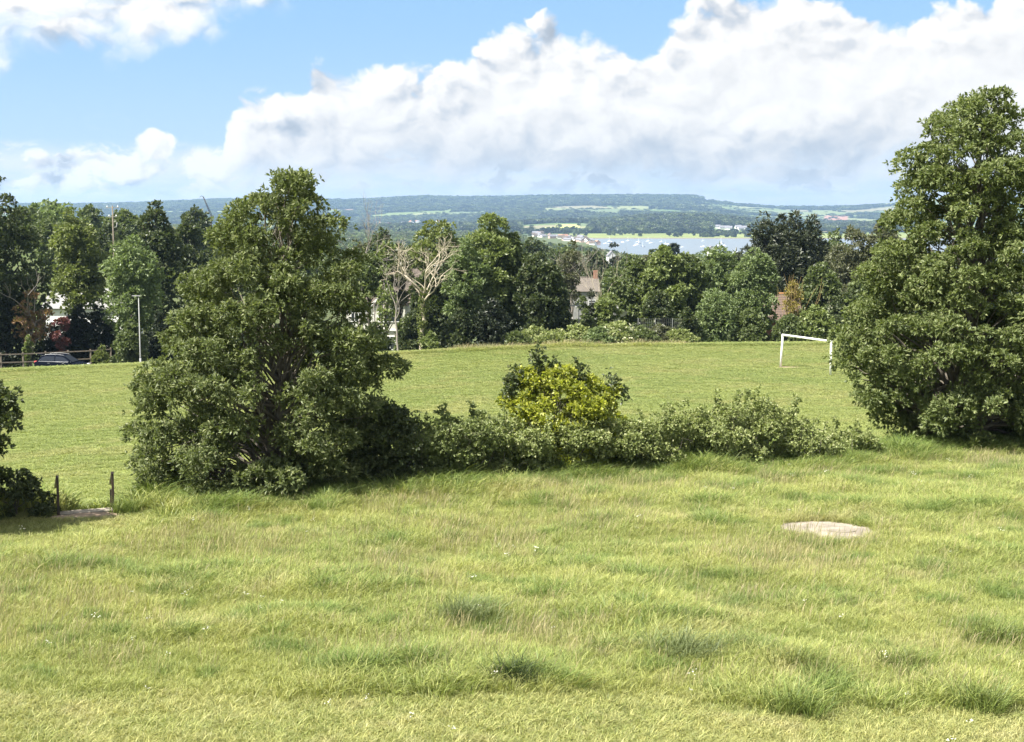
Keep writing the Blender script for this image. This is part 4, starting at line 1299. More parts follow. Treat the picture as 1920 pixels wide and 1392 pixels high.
# rail fence
def rail_fence():
    pxs = [-39, 3, 44.5, 87, 129, 171, 209]
    base = [G(p, 130.0 + .012 * (p - 3)) for p in pxs]
    tops = [at(p, q, b.y).z for p, q, b in zip(pxs, [664, 662, 661, 659, 657, 655, 652], base)]
    o = thing('rail_fence', 'weathered three-rail timber fence behind the parked car', 'fence', base[0])
    for b, t in zip(base, tops):
        l = b - base[0]
        MB().box((l.x, l.y, (t - base[0].z + l.z) / 2 - .1), (.15, .13, t - b.z + .2), None, .012).build('post', M_TIMBER, o)
    for fr in (.93, .58, .22):
        for i in range(len(base) - 1):
            za = base[i].z + (tops[i] - base[i].z) * fr - base[0].z; zb = base[i + 1].z + (tops[i + 1] - base[i + 1].z) * fr - base[0].z
            a = base[i] - base[0]; b = base[i + 1] - base[0]
            MB().bar((a.x, a.y - .085, za), (b.x - .02, b.y - .085, zb), .04, .10).build('rail', M_TIMBER, o)
rail_fence()

# parked car
def car():
    M_BODY = surf('dark_blue_paint', (.006, .008, .014), .75, spec=0)
    M_CHROME = surf('bright_trim', (.38, .39, .40), .4, metal=.5)
    M_CGL = surf('car_glass', (.02, .025, .035), .35, spec=.06)
    M_RED = surf('tail_lamp', (.5, .10, .10), .2, spec=.6)
    M_CLR = surf('head_lamp', (.75, .76, .76), .15, spec=.7)
    M_TYRE = surf('tyre_rubber', (.02, .02, .02), .9)
    D = 125.5
    a = G(118, D)
    zr = at(112, 665, D).z
    z0 = min(zr - 1.62, a.z)
    z0 = zr - 1.62
    o = thing('parked_car', 'dark blue estate car with silver roof rails parked beyond the field crest', 'car', (a.x, a.y, z0))
    # profile along x (rear at -x), heights in metres
    low = [(-2.25, .35), (-2.3, .62), (-2.27, .95), (-2.12, 1.02), (1.2, .98), (1.95, .86), (2.25, .72), (2.32, .45), (2.2, .28), (-2.15, .28)]
    up = [(-2.10, 1.00), (-1.78, 1.46), (-1.35, 1.58), (-.3, 1.62), (.35, 1.56), (1.25, 1.0)]
    def loft(prof, w0, w1, zsplit):
        mb = MB()
        vs = []
        for sgn in (-1, 1):
            vs.append([mb.bm.verts.new((x, sgn * (w0 + (w1 - w0) * max(0, (z - zsplit)) / .65), z)) for x, z in prof])
        n = len(prof)
        mb.bm.faces.new(vs[0]); mb.bm.faces.new(list(reversed(vs[1])))
        for i in range(n):
            mb.bm.faces.new((vs[0][i], vs[0][(i + 1) % n], vs[1][(i + 1) % n], vs[1][i]))
        ed = [e for e in mb.bm.edges]
        bmesh.ops.bevel(mb.bm, geom=ed, offset=.05, segments=3, affect='EDGES', profile=.6)
        for f in mb.bm.faces: f.smooth = True
        return mb
    loft(low, .90, .90, 2).build('body', M_BODY, o)
    loft(up, .86, .64, 1.0).build('cabin', M_BODY, o)
    for sgn in (-1, 1):
        def sidepoly(pts, off):
            mb = MB()
            q = []
            for x, z in pts:
                yy = sgn * (.86 - .22 * (z - 1.0) / .65 + off)
                q.append((x, yy, z))
            mb.poly(q if sgn > 0 else list(reversed(q)))
            return mb
        sidepoly([(-1.85, 1.06), (-.45, 1.06), (-.45, 1.50), (-1.30, 1.50), (-1.62, 1.40)], .012).build('rear_side_window', M_CGL, o)
        sidepoly([(-.36, 1.06), (.98, 1.06), (.36, 1.44), (.1, 1.49), (-.36, 1.50)], .012).build('front_side_window', M_CGL, o)
        def yof(z): return sgn * (.86 - .22 * (z - 1.0) / .65 + .02)
        MB().tube([(-1.72, yof(1.03), 1.22), (-1.9, yof(1.03), 1.04), (1.05, yof(1.03), 1.03), (1.12, yof(1.0), 1.06)], .016, 6).build('window_trim', M_CHROME, o)
        MB().tube([(-1.65, sgn * .66, 1.53), (-1.3, sgn * .655, 1.655), (-.3, sgn * .65, 1.69), (.3, sgn * .655, 1.63), (.5, sgn * .67, 1.55)], .014, 6).build('roof_rail', M_CHROME, o)
        MB().box((1.0, sgn * 1.0, 1.05), (.12, .2, .14), None, .03).build('wing_mirror', M_BODY, o)
        for hx in (-.6, .75):
            MB().box((hx - .35, sgn * .905, .90), (.2, .03, .03), None, .008).build('door_handle', M_CHROME, o)
        MB().box((-2.2, sgn * .70, .95), (.22, .34, .2), None, .04).build('tail_light', M_RED, o)
        MB().box((2.12, sgn * .66, .74), (.28, .38, .14), None, .04).build('headlight', M_CLR, o)
        for wx in (-1.38, 1.42):
            t = MB().tube([(wx, sgn * .70, .33), (wx, sgn * .93, .33)], .33, 20).build('wheel', M_TYRE, o)
            MB().tube([(wx, sgn * .92, .33), (wx, sgn * .945, .33)], .21, 16).build('rim', M_CHROME, t)
    MB().poly([(1.20, -.74, 1.03), (1.20, .74, 1.03), (.42, .60, 1.545), (.42, -.60, 1.545)]).build('windscreen', M_CGL, o).location = (.02, 0, .012)
    MB().poly([(-2.09, .7, 1.06), (-2.09, -.7, 1.06), (-1.81, -.6, 1.43), (-1.81, .6, 1.43)]).build('rear_window', M_CGL, o).location = (-.02, 0, .012)
    MB().box((-1.98, 0, 1.58), (.34, 1.1, .04), None, .012).build('roof_spoiler', M_BODY, o)
    o.rotation_euler = (0, R(1.0), R(-4))
    return o
car()
def road():
    Vv = []; F = []
    xs = np.linspace(-75, -26, 40)
    for x in xs:
        for dy_ in (-3.0, 3.0):
            y = 126.2 + .02 * (x + 40) + dy_
            Vv.append((x, y, gz(x, y) + .06))
    for i in range(len(xs) - 1):
        F.append((2 * i, 2 * i + 2, 2 * i + 3, 2 * i + 1))
    props(meshobj('road', npmesh('road', Vv, np.array(F), M_ROAD, True)), kind='structure')
road()

# telegraph pole and leaning mast
def pole():
    b = G(217, 200)
    h = at(217, 386, 200).z - b.z
    o = thing('telegraph_pole', 'grey telegraph pole with insulators rising above the left trees', 'pole', b)
    MB().tube([(0, 0, -.3), (0, 0, h)], [.14, .09], 10).build('pole', M_TIMBER, o)
    for dz_, w_ in ((.3, .9), (1.6, .6)):
        MB().bar((-w_, 0, h - dz_), (w_, 0, h - dz_ + .05), .09, .10).build('crossarm', M_STEEL, o)
        for sx in (-1, 1):
            MB().tube([(sx * w_ * .85, 0, h - dz_ + .04), (sx * w_ * .85, 0, h - dz_ + .16), (sx * w_ * .85, 0, h - dz_ + .30)], [.05, .10, .05], 8).build('insulator', M_WHITE, o)
    MB().tube([(0, 0, h - 3.2), (.5, 0, h - 3.0), (.6, 0, h - 2.4)], .06, 8).build('bracket', M_STEEL, o)
pole()
def mast():
    D = 900.0
    a = at(396, 404, D); b = at(381, 369, D)
    o = thing('crane_jib', 'thin dark jib leaning on the left skyline behind the round dark tree', 'crane', G(396, D))
    a0 = Vector(o.location)
    a = a - a0; b = b - a0
    mb = MB()
    dirv = (b - a).normalized(); sx = dirv.orthogonal().normalized(); sy = dirv.cross(sx)
    L = (b - a).length
    cr = []
    for i, (u, v) in enumerate(((1, 1), (-1, 1), (-1, -1), (1, -1))):
        cr.append((sx * u + sy * v))
        mb.tube([a + cr[i] * .45, b + cr[i] * .2], .09, 5)
    n = 10
    for k in range(n):
        t0, t1 = k / n, (k + 1) / n
        for i in range(4):
            j = (i + 1) % 4
            mb.tube([a + dirv * L * t0 + cr[i] * (.45 - .25 * t0), a + dirv * L * t1 + cr[j] * (.45 - .25 * t1)], .05, 4)
    mb.build('lattice', M_BEAM, o)
    MB().tube([Vector((0, 0, -1)), a], [.7, .55], 8).build('mast', M_BEAM, o)
    MB().tube([b, b + Vector((-1.2, 0, .5)), b + Vector((-2.4, 0, -.8))], [.2, .15, .06], 6).build('hook_arm', M_BEAM, o)
mast()

# ------------------------------------------------------------------ houses
def window(parent, c, w_, h_, ny, bars=2, m=None):
    """frame, glazing bars and pane facing -y at c"""
    f = MB()
    t = .07
    x, y, z = c
    f.box((x, y - .03, z + h_ / 2 - t / 2), (w_, .08, t)).box((x, y - .03, z - h_ / 2 + t / 2), (w_, .08, t))
    for s in (-1, 1):
        f.box((x + s * (w_ / 2 - t / 2), y - .031, z), (t, .078, h_ - 2 * t))
    for i in range(1, bars + 1):
        f.box((x - w_ / 2 + w_ * i / (bars + 1), y - .029, z), (.05, .07, h_ - 2 * t))
    f.box((x, y - .034, z + h_ * .18), (w_ - 2 * t, .066, .045))
    fr = f.build('window', m or M_WHITE, parent)
    MB().box((x, y - .004, z), (w_ - .1, .03, h_ - .1)).build('pane', M_GLASS, fr)
    return fr

def timbered_house():
    D = 150.0
    b = G(735, D)
    eave = at(735, 568, D).z; ridge = at(735, 505, D + 3).z
    base = eave - 5.9
    o = thing('timbered_house', 'cream rendered house with brown roof and black timber gable behind the trees', 'house', (b.x, b.y, base))
    H = 5.9; RH = ridge - eave
    # local x from photo columns
    def X(px): return (px - 735) / FPX * D
    x0, x1 = X(650), X(835)
    MB().box(((x0 + x1) / 2, 4.2, H / 2 - .3), (x1 - x0, 8.4, H + .6)).build('wall', M_RENDER, o)
    rf = MB()
    e = .45
    A = [(x0 - e, -e, H), (x1 + e, -e, H), (x1 + e, 8.4 + e, H), (x0 - e, 8.4 + e, H)]
    B0, B1 = (x0 + 3.2, 4.2, H + RH), (x1 - 3.2, 4.2, H + RH)
    bm = rf.bm
    v = [bm.verts.new(p) for p in A] + [bm.verts.new(B0), bm.verts.new(B1)]
    for f in ((0, 1, 5, 4), (1, 2, 5), (2, 3, 4, 5), (3, 0, 4), (3, 2, 1, 0)):
        bm.faces.new([v[i] for i in f])
    roof = rf.build('roof', M_ROOFB, o)
    for cxp in (752, 815):
        MB().box((X(cxp), 4.2, H + RH + .15), (.75, .5, 1.3)).build('chimney', M_RENDER, roof)
    # bay with gable
    bx = X(733); bw = 1.65
    MB().box((bx, -.45, H / 2 - .35), (bw * 2, .9, H + .4 - .12)).build('bay', M_RENDER, o)
    gb = MB().prism([(bx - bw - .3, H - .25), (bx + bw + .3, H - .25), (bx, H + 1.75)], 'y', -1.0, 3.2)
    gb.build('gable_roof', M_ROOFB, o)
    MB().prism([(bx - bw - .1, H - .22), (bx + bw + .1, H - .22), (bx, H + 1.5)], 'y', -1.06, -1.003).build('timber_gable', M_BEAM, o)
    for s in (-1, 1):
        MB().bar((bx + s * (bw + .42), -1.1, H - .28), (bx, -1.1, H + 1.82), .09, .2).build('bargeboard', M_WHITE if s < 0 else M_BEAM, o)  # left board white to stand for the sunlit slope, right board dark
    window(o, (bx, -.915, H - 1.3), 2.5, 1.45, -1, 3)
    window(o, (bx, -.915, H - 4.3), 2.3, 1.5, -1, 3)
    MB().box((bx, -1.0, H - 2.9), (2.9, .14, .12)).build('band', M_WHITE, o)
    for px_, w_, bars in ((673, 1.7, 3), (691, .8, 1), (707, .8, 1), (768, 1.5, 2), (800, 1.6, 3)):
        window(o, (X(px_), -.01, H - 1.35), w_, 1.4, -1, bars)
    for px_ in (673, 800):
        window(o, (X(px_), -.01, H - 4.3), 1.9, 1.5, -1, 3)
    # strip coloured whiter to stand for sunlit wall, and porch right of the bay
    MB().box((X(762), -.08, H - 1.7), (2.2, .14, 3.0)).build('white_panel', M_RWHITE, o)
    MB().box((X(760), -.7, 2.45), (2.0, 1.4, .16)).build('porch_roof', M_ROOFB, o)
    for s in (-.85, .85):
        MB().box((X(760) + s, -1.25, 1.1), (.14, .14, 2.5)).build('porch_post', M_WHITE, o)
    MB().box((X(760), -.05, 1.05), (1.0, .12, 2.1)).build('door', M_BEAM, o)
timbered_house()

def gable_house(name, label, pxl, pxr, D, ridge_py, eave_py, wall, roofm, depth=7.0, windows=(), chimney=None, cat='house', wallh=None, front_gable=False, ridge_tiles=None, rz=0):
    c = G((pxl + pxr) / 2, D)
    w_ = (pxr - pxl) / FPX * D
    eave = at(0, eave_py, D).z; ridge = at(0, ridge_py, D + (0 if front_gable else depth / 2)).z
    base = min(c.z, eave - 2.4)
    if wallh: base = eave - wallh
    o = thing(name, label, cat, (c.x, c.y, base), None, rz)
    H = eave - base; RH = ridge - eave
    if front_gable:
        wl = MB().prism([(-w_ / 2, -.3), (w_ / 2, -.3), (w_ / 2, H), (0, H + RH - .12), (-w_ / 2, H)], 'y', 0, depth)
        wl.build('wall', wall, o)
        for s in (-1, 1):
            MB().bar((s * (w_ / 2 + .25), depth / 2, H - .15), (0, depth / 2, H + RH + .02), depth + .7, .14).build('roof', roofm, o)
    else:
        wl = MB().prism([(0, -.3), (depth, -.3), (depth, H), (depth / 2, H + RH - .12), (0, H)], 'x', -w_ / 2, w_ / 2)
        wl.build('wall', wall, o)
        for s in (-1, 1):
            y0 = depth / 2 + s * (depth / 2 + .3)
            sl = RH / (depth / 2)
            rp = MB()
            a = Vector((0, y0, H - .3 * sl)); b = Vector((0, depth / 2, H + RH))
            dv = b - a
            q = Matrix((Vector((1, 0, 0)), dv.normalized(), Vector((1, 0, 0)).cross(dv.normalized()))).transposed()
            rp.box((a + b) / 2 + Vector((0, 0, .05)), (w_ + .5, dv.length, .12), q)
            rp.build('roof', roofm, o)
        if ridge_tiles:
            MB().tube([(-w_ / 2 - .25, depth / 2, H + RH + .12), (w_ / 2 + .25, depth / 2, H + RH + .12)], .13, 8).build('ridge', ridge_tiles, o)
    for (fx, fz, ww, wh) in windows:
        window(o, (fx * w_, -.01, fz * H), ww, wh, -1, 1)
    if chimney:
        MB().box((chimney[0] * w_, depth / 2, H + RH + .4), (.7, .7, 1.8)).build('chimney', chimney[1], o)
    return o
M_TILEO = surf('orange_ridge', (.34, .17, .07), .85)
def tiled(name, c1, c2, rows):
    m, t = mat(name)
    tcn = t.n('ShaderNodeTexCoord')
    sp = t.n('ShaderNodeSeparateXYZ'); t.t.links.new(tcn.outputs['Object'], sp.inputs[0])
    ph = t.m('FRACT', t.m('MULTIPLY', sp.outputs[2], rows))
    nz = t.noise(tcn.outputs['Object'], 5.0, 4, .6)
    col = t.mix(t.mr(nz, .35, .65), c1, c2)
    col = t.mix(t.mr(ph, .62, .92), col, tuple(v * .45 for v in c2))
    p = t.n('ShaderNodeBsdfPrincipled'); t.t.links.new(col, p.inputs['Base Color']); p.inputs['Roughness'].default_value = .85
    o = t.n('ShaderNodeOutputMaterial'); t.t.links.new(p.outputs[0], o.inputs[0])
    return m
M_PANT = tiled('red_brown_tiles', (.115, .078, .056), (.085, .056, .042), 4.2)
M_GREYR = surf('grey_render', (.26, .255, .24), .85, (.20, .20, .19), 2)
M_SAND = surf('sandy_tiles', (.13, .112, .092), .85, (.09, .078, .066), 4)
gable_house('bungalow', 'grey-roofed pale house seen between the left tree trunks', 84, 236, 162, 543, 578, M_RWHITE, M_ROOFG, 8, ((-.35, .55, 1.6, 1.3), (0, .55, 1.6, 1.3), (.32, .55, 1.6, 1.3)), None, wallh=5.0)
gable_house('house', 'distant house with sandy tiled roof in the gap behind the dying ash', 1074, 1122, 230, 522, 546, M_GREYR, M_SAND, 7, ((-.25, .6, 1.2, 1.2), (.25, .6, 1.2, 1.2)), (.42, M_BRICK), wallh=5.2, ridge_tiles=M_SAND)
def pantile_rows(o):
    pass
gable_house('bungalow', 'bungalow with red-brown tiled roof and orange ridge behind the field hedge', 1414, 1500, 148, 553, 600, M_BRICK, M_PANT, 8, (), None, wallh=3.0, ridge_tiles=M_TILEO, rz=R(-4))
gable_house('outbuilding', 'white gable wall glimpsed under the mid green tree behind the brambles', 1146, 1200, 148, 570, 600, M_RWHITE, M_ROOFG, 6, ((-.12, .75, .9, .8),), None, 'building', wallh=3.4, front_gable=True)

def panel_fence():
    a = G(1136, 139); b = G(1162, 139)
    o = thing('panel_fence', 'short brown boarded fence left of the white gable', 'fence', a)
    d = b - a
    for i in range(3):
        p = d * (i / 2)
        MB().box((p.x, p.y, 1.35), (.12, .12, 2.9)).build('post', M_TIMBER, o)
    M_BOARD = surf('brown_boards', (.21, .13, .085), .85, (.15, .09, .06), 3)
    for i in range(2):
        mb = MB()
        p0 = d * (i / 2); p1 = d * ((i + 1) / 2)
        for k in range(9):
            q = p0 + (p1 - p0) * ((k + .5) / 9)
            mb.box((q.x, q.y - .07 - .012 * (k % 2), 1.6), ((p1 - p0).length / 9 + .01, .02, 2.1))
        mb.build('panel', M_BOARD, o)
panel_fence()

M_WIRE = surf('dull_wire', (.10, .105, .10), .7)
def wire_fence():
    pts = [G(p, 128.8) for p in (1196, 1228, 1260, 1292)]
    o = thing('wire_fence', 'grey wire mesh fence on posts behind the right-hand bramble mound', 'fence', pts[0])
    hs = [at(p, 597, 128.8).z for p in (1196, 1228, 1260, 1292)]
    for p, h in zip(pts, hs):
        l = p - pts[0]
        MB().tube([(l.x, l.y, l.z - .1), (l.x, l.y, h - pts[0].z)], .03, 8).build('post', M_WIRE, o)
    for i in range(3):
        a, b = pts[i] - pts[0], pts[i + 1] - pts[0]
        za, zb = hs[i] - pts[0].z - .05, hs[i + 1] - pts[0].z - .05
        mb = MB()
        for k in range(9):
            f = k / 8
            mb.tube([(a.x, a.y, a.z + (za - a.z) * f), (b.x, b.y, b.z + (zb - b.z) * f)], .008, 4)
        for k in range(1, 9):
            f = k / 9
            p = a + (b - a) * f
            zt = za + (zb - za) * f
            mb.tube([(p.x, p.y, p.z), (p.x, p.y, zt)], .006, 4)
        mb.build('mesh_panel', M_WIRE, o)
wire_fence()

# ------------------------------------------------------------------ steps and handrails
def steps():
    pl = hit(110, 981, 24, 40); pr = hit(212, 972, 24, 40)
    pl = Vector((pl.x, 30.3, gz(pl.x, 30.3)))
    L = G(110, 30.2); Rr = G(213, 30.62)
    c = (L + Rr) / 2
    z = at(160, 977, c.y).z
    ang = math.atan2(Rr.y - L.y, Rr.x - L.x)
    print('steps', c, z, gz(c.x, c.y))
    z = max(z, gz(c.x, c.y) + .03)
    wid = (Rr - L).length
    o = thing('concrete_steps', 'short flight of concrete steps down the bank between two handrails', 'steps', (c.x, c.y, z), None, ang)
    for i in range(5):
        MB().box((0, .17 + .34 * i, -.05 - .15 * i), (wid - .02, .34, .10), None, .012).build('tread', M_CONC, o)
        MB().box((0, .325 + .34 * i, -.10 - .15 * i - .045), (wid - .06, .03, .11)).build('riser', M_CONC, o)
    for px, base, nm, tp in ((108, L, 'left', 891), (213, Rr, 'right', 884)):
        b = base
        h = at(px, tp, b.y).z - z
        lab = 'dark steel handrail on the %s side of the concrete steps' % ('shrub-covered' if nm == 'left' else 'open grassy')
        r_ = thing('handrail', lab, 'handrail', (b.x, b.y, z), 'handrails of the concrete steps', math.atan2(-b.x, b.y) + .02)
        MB().box((0, 0, h / 2 - .2), (.055, .07, h + .4 - .08), None, .006).build('post', M_RAIL, r_)
        MB().box((-.015, 1.55, h / 2 - .70 - .1), (.055, .07, h + .2), None, .006).build('post', M_RAIL, r_)
        MB().bar((0, -.06, h - .02), (-.015, 1.62, h - .58), .06, .05).build('rail', M_RAIL, r_)
        MB().bar((0, .03, h * .52), (-.015, 1.52, h * .52 - .68), .04, .035).build('lower_rail', M_RAIL, r_)
    return c, ang, z
SCX, SANG, SZ = steps()
patch('path_worn_earth', Vector((SCX.x + .12, SCX.y - .38, 0)), .92, .28, M_DIRT, 4, .03)

# round concrete cover
def cover():
    c = hit(1550, 997, 20, 34)
    o = thing('concrete_cover', 'round weathered concrete chamber cover sunk in the meadow', 'cover', c)
    r = 200 / 2 / FPX * c.y
    mb = MB()
    mb.tube([(0, 0, -.15), (0, 0, .075), (0, 0, .10)], [r, r, r * .97], 40)
    d = mb.build('slab', M_CONC, o)
    MB().tube([(r * .25, -.1, .098), (r * .25, -.1, .115)], .30, 20).build('lid', M_CONC, o)
    o.rotation_euler = (R(-3.5), R(1), 0)
    o.location.z -= .055
    return c, r
CVC, CVR = cover()

# ------------------------------------------------------------------ village across the water, farm and boats
def far_house(name, label, p, w_, d, h, wall, roofm, group, rz, proto={}):
    key = (wall.name, roofm.name)
    if key not in proto:
        wl = MB().prism([(-.5, -.3), (.5, -.3), (.5, .55), (0, 1.0), (-.5, .55)], 'y', -.5, .5)
        bmesh.ops.recalc_face_normals(wl.bm, faces=wl.bm.faces)
        m1 = bpy.data.meshes.new('wall'); wl.bm.to_mesh(m1); wl.bm.free(); m1.materials.append(wall)
        rf = MB()
        for s in (-1, 1):
            rf.prism([(s * .58, .50), (s * .58, .56), (0, 1.08), (0, 1.0)], 'y', -.54, .54)
        bmesh.ops.recalc_face_normals(rf.bm, faces=rf.bm.faces)
        m2 = bpy.data.meshes.new('roof'); rf.bm.to_mesh(m2); rf.bm.free(); m2.materials.append(roofm)
        proto[key] = (m1, m2)
    o = thing(name, label, 'house', p, group, rz)
    o.scale = (d, w_, h)
    meshobj('wall', proto[key][0], o); meshobj('roof', proto[key][1], o)
    return o
def village():
    r_ = np.random.default_rng(77)
    M_PINK = surf('pink_render', (.50, .36, .30), .85)
    M_SLATE = surf('slate', (.16, .16, .18), .8)
    M_TERR = surf('terracotta', (.33, .18, .12), .85)
    for i in range(46):
        px = r_.uniform(1000, 1128); py = 441 + (px - 1000) / 128 * 16 + r_.uniform(-3, 5)
        D = 50 * FPX / (py - HORIZON) * .985
        D = min(D, 3250)
        p = at(px, py, D)
        wl = [M_RWHITE, M_RENDER, M_PINK][r_.integers(0, 3)]; rf = [M_SLATE, M_TERR, M_ROOFB][r_.integers(0, 3)]
        zz = float(hill_z(px, D)) if D > 2800 else max(gz(p.x, D), -49.8)
        nm = {'white_render': 'white', 'cream_render': 'cream', 'pink_render': 'pink'}[wl.name]
        rn = {'slate': 'slate', 'terracotta': 'terracotta', 'brown_roof_tiles': 'brown'}[rf.name]
        far_house('village_house', 'tiny %s house with %s roof in the village by the water' % (nm, rn), (p.x, D, zz), r_.uniform(8, 14), r_.uniform(6, 8), r_.uniform(5, 7.5), wl, rf, '%s village houses with %s roofs' % (nm, rn), r_.uniform(0, 3.1))
    # white farm on the slope above the water
    for px, D, w_ in ((1358, 3560, 26), (1366, 3540, 18), (1384, 3640, 16), (1392, 3600, 22), (1388, 3520, 14), (1346, 3600, 12)):
        p = at(px, 430, D)
        far_house('farm_building', 'white farm building on the wooded slope across the water', (p.x, D, float(hill_z(px, D))), w_, 11, 9, M_RWHITE, M_SLATE, 'white farm buildings across the water', r_.uniform(1.2, 1.9))
    for i in range(22):
        px = r_.normal(760, 26); D = r_.uniform(5400, 5950)
        p = at(px, 425, D)
        far_house('hamlet_house', 'pale speck of a house in the hazy town at the foot of the left hills', (p.x, D, float(hill_z(px, D))), r_.uniform(14, 30), 12, 10, M_RWHITE, M_TERR if i % 2 else M_SLATE, 'pale houses in the hazy distant town', r_.uniform(0, 3.1))
    # houses among the town trees
    for i, (px, py, D, w_) in enumerate(((1005, 470, 620, 4.5), (1146, 474, 700, 2.6), (1332, 464, 800, 3.2))):
        p = at(px, py + 3, D)
        lab = ('small white house among the trees right of the central willows', 'small white house beneath the flat-topped cedar', 'white house end just above the pale feathery willow')[i]
        far_house('town_house', lab, (p.x, D, p.z - 3.2), w_, 4, 4.6, M_RWHITE, M_SLATE, None, .3)
village()

def boats():
    r_ = np.random.default_rng(5)
    M_HULL = surf('boat_white', (.82, .83, .84), .4)
    M_HULLB = surf('boat_blue', (.10, .14, .24), .4)
    def hull():
        mb = MB()
        secs = []
        for t, wd, dz_ in ((-1, .62, .0), (-.5, .95, -.02), (.1, 1.0, 0), (.6, .7, .08), (1.0, .04, .22)):
            secs.append([mb.bm.verts.new(q) for q in ((t * 4, -wd * 1.3, .9 + dz_), (t * 4, -wd * .9, .1), (t * 4, 0, -.3), (t * 4, wd * .9, .1), (t * 4, wd * 1.3, .9 + dz_))])
        for a, b in zip(secs, secs[1:]):
            for i in range(4):
                mb.bm.faces.new((a[i], a[i + 1], b[i + 1], b[i]))
            mb.bm.faces.new((a[4], a[0], b[0], b[4]))
        mb.bm.faces.new(secs[0]); mb.bm.faces.new(secs[-1])
        bmesh.ops.recalc_face_normals(mb.bm, faces=mb.bm.faces)
        return mb
    mh = bpy.data.meshes.new('hull'); h = hull(); h.bm.to_mesh(mh); h.bm.free()
    mh.materials.append(M_HULL)
    mhb = mh.copy(); mhb.materials.clear(); mhb.materials.append(M_HULLB)
    mc = bpy.data.meshes.new('cabin'); c = MB().prism([(-1.6, .8), (1.5, .8), (1.0, 1.7), (-1.3, 1.8)], 'y', -.8, .8); c.bm.to_mesh(mc); c.bm.free(); mc.materials.append(M_HULL)
    mm = bpy.data.meshes.new('mast'); c = MB().tube([(.3, 0, .8), (.3, 0, 9)], [.09, .06], 6); c.bm.to_mesh(mm); c.bm.free(); mm.materials.append(M_HULL)
    for i in range(34):
        px = r_.uniform(1130, 1400); py = r_.uniform(452, 476)
        if py > 452 + (px - 1130) * .12 and py > 463: py = r_.uniform(452, 462)
        D = 50 * FPX / (py - HORIZON)
        sail = r_.random() < .45; blue = r_.random() < .12
        lab = ('white moored sailing boat with a bare mast' if sail else 'white moored motor boat') if not blue else ('blue-hulled moored sailing boat' if sail else 'blue-hulled moored motor boat')
        p = at(px, py, D)
        o = thing('sailing_boat' if sail else 'motor_boat', lab + ' on the estuary', 'boat', (p.x, D, -50), lab.replace('boat', 'boats') + ' on the estuary', r_.normal() * .35 + 2.9)
        s = r_.uniform(.65, 1.15)
        o.scale = (s, s, s)
        meshobj('hull', mhb if blue else mh, o); meshobj('cabin', mc, o)
        if sail: meshobj('mast', mm, o)
boats()

# ================================================================== GRASS
def blades(n, h, spread, lean, wd, seed, head=0.0, bend=.35):
    """one tuft: n bent blades; head > 0 widens the tips into seed heads"""
    r_ = np.random.default_rng(seed)
    a = r_.uniform(0, 6.28, n); rad = spread * np.sqrt(r_.random(n))
    bx = np.stack([rad * np.cos(a), rad * np.sin(a), np.zeros(n)], 1)
    hh = h * r_.uniform(.55, 1.15, n)
    la = a + r_.normal(size=n) * .8
    out = np.stack([np.cos(la), np.sin(la), np.zeros(n)], 1) * (lean * r_.uniform(.3, 1.6, n))[:, None] * hh[:, None]
    wind = np.array([.15, -.03, 0]) * hh[:, None]
    out = out + wind
    fa = r_.uniform(0, 6.28, n)
    sd = np.stack([np.cos(fa), np.sin(fa), np.zeros(n)], 1)
    up = np.array([0, 0, 1.0])
    m1 = bx + out * .25 + up * (hh * .5)[:, None]
    m2 = bx + out * .62 + up * (hh * .82)[:, None]
    tp = bx + out * (1 + bend) + up * (hh * .98)[:, None]
    w0 = wd * r_.uniform(.7, 1.3, n)[:, None]
    if head:
        Vv = np.stack([bx - sd * w0 * .35, bx + sd * w0 * .35, m1 + sd * w0 * .3, m1 - sd * w0 * .3, m2 + sd * w0 * head, m2 - sd * w0 * head, tp + sd * w0 * .3, tp - sd * w0 * .3], 1)
    else:
        Vv = np.stack([bx - sd * w0 * .5, bx + sd * w0 * .5, m1 + sd * w0 * .48, m1 - sd * w0 * .48, m2 + sd * w0 * .34, m2 - sd * w0 * .34, tp + sd * w0 * .08, tp - sd * w0 * .08], 1)
    i = np.arange(n)[:, None] * 8
    F = np.concatenate([i + np.array([0, 1, 2, 3]), i + np.array([3, 2, 4, 5]), i + np.array([5, 4, 6, 7])])
    return Vv.reshape(-1, 3), F

GM_MEADOW = grassmat('meadow_grass', [(.215, .275, .064), (.310, .340, .094), (.41, .41, .18)], (.43, .385, .20), strawlo=.53, strawhi=.73)
GM_SHORT = grassmat('mown_grass', [(.250, .300, .085), (.345, .360, .130), (.45, .43, .20)], (.45, .41, .23), scale=.5)
GM_PITCH = grassmat('pitch_grass_blades', [(.185, .240, .060), (.240, .278, .080), (.30, .325, .125)], (.30, .292, .115), scale=.10, strawlo=.48, strawhi=.64)
GM_HEAD = grassmat('seed_heads', [(.34, .32, .17), (.41, .38, .20), (.38, .31, .21)], (.44, .39, .25))
GM_DARK = grassmat('rank_grass', [(.130, .200, .046), (.165, .235, .055), (.24, .28, .09)], (.20, .24, .09))

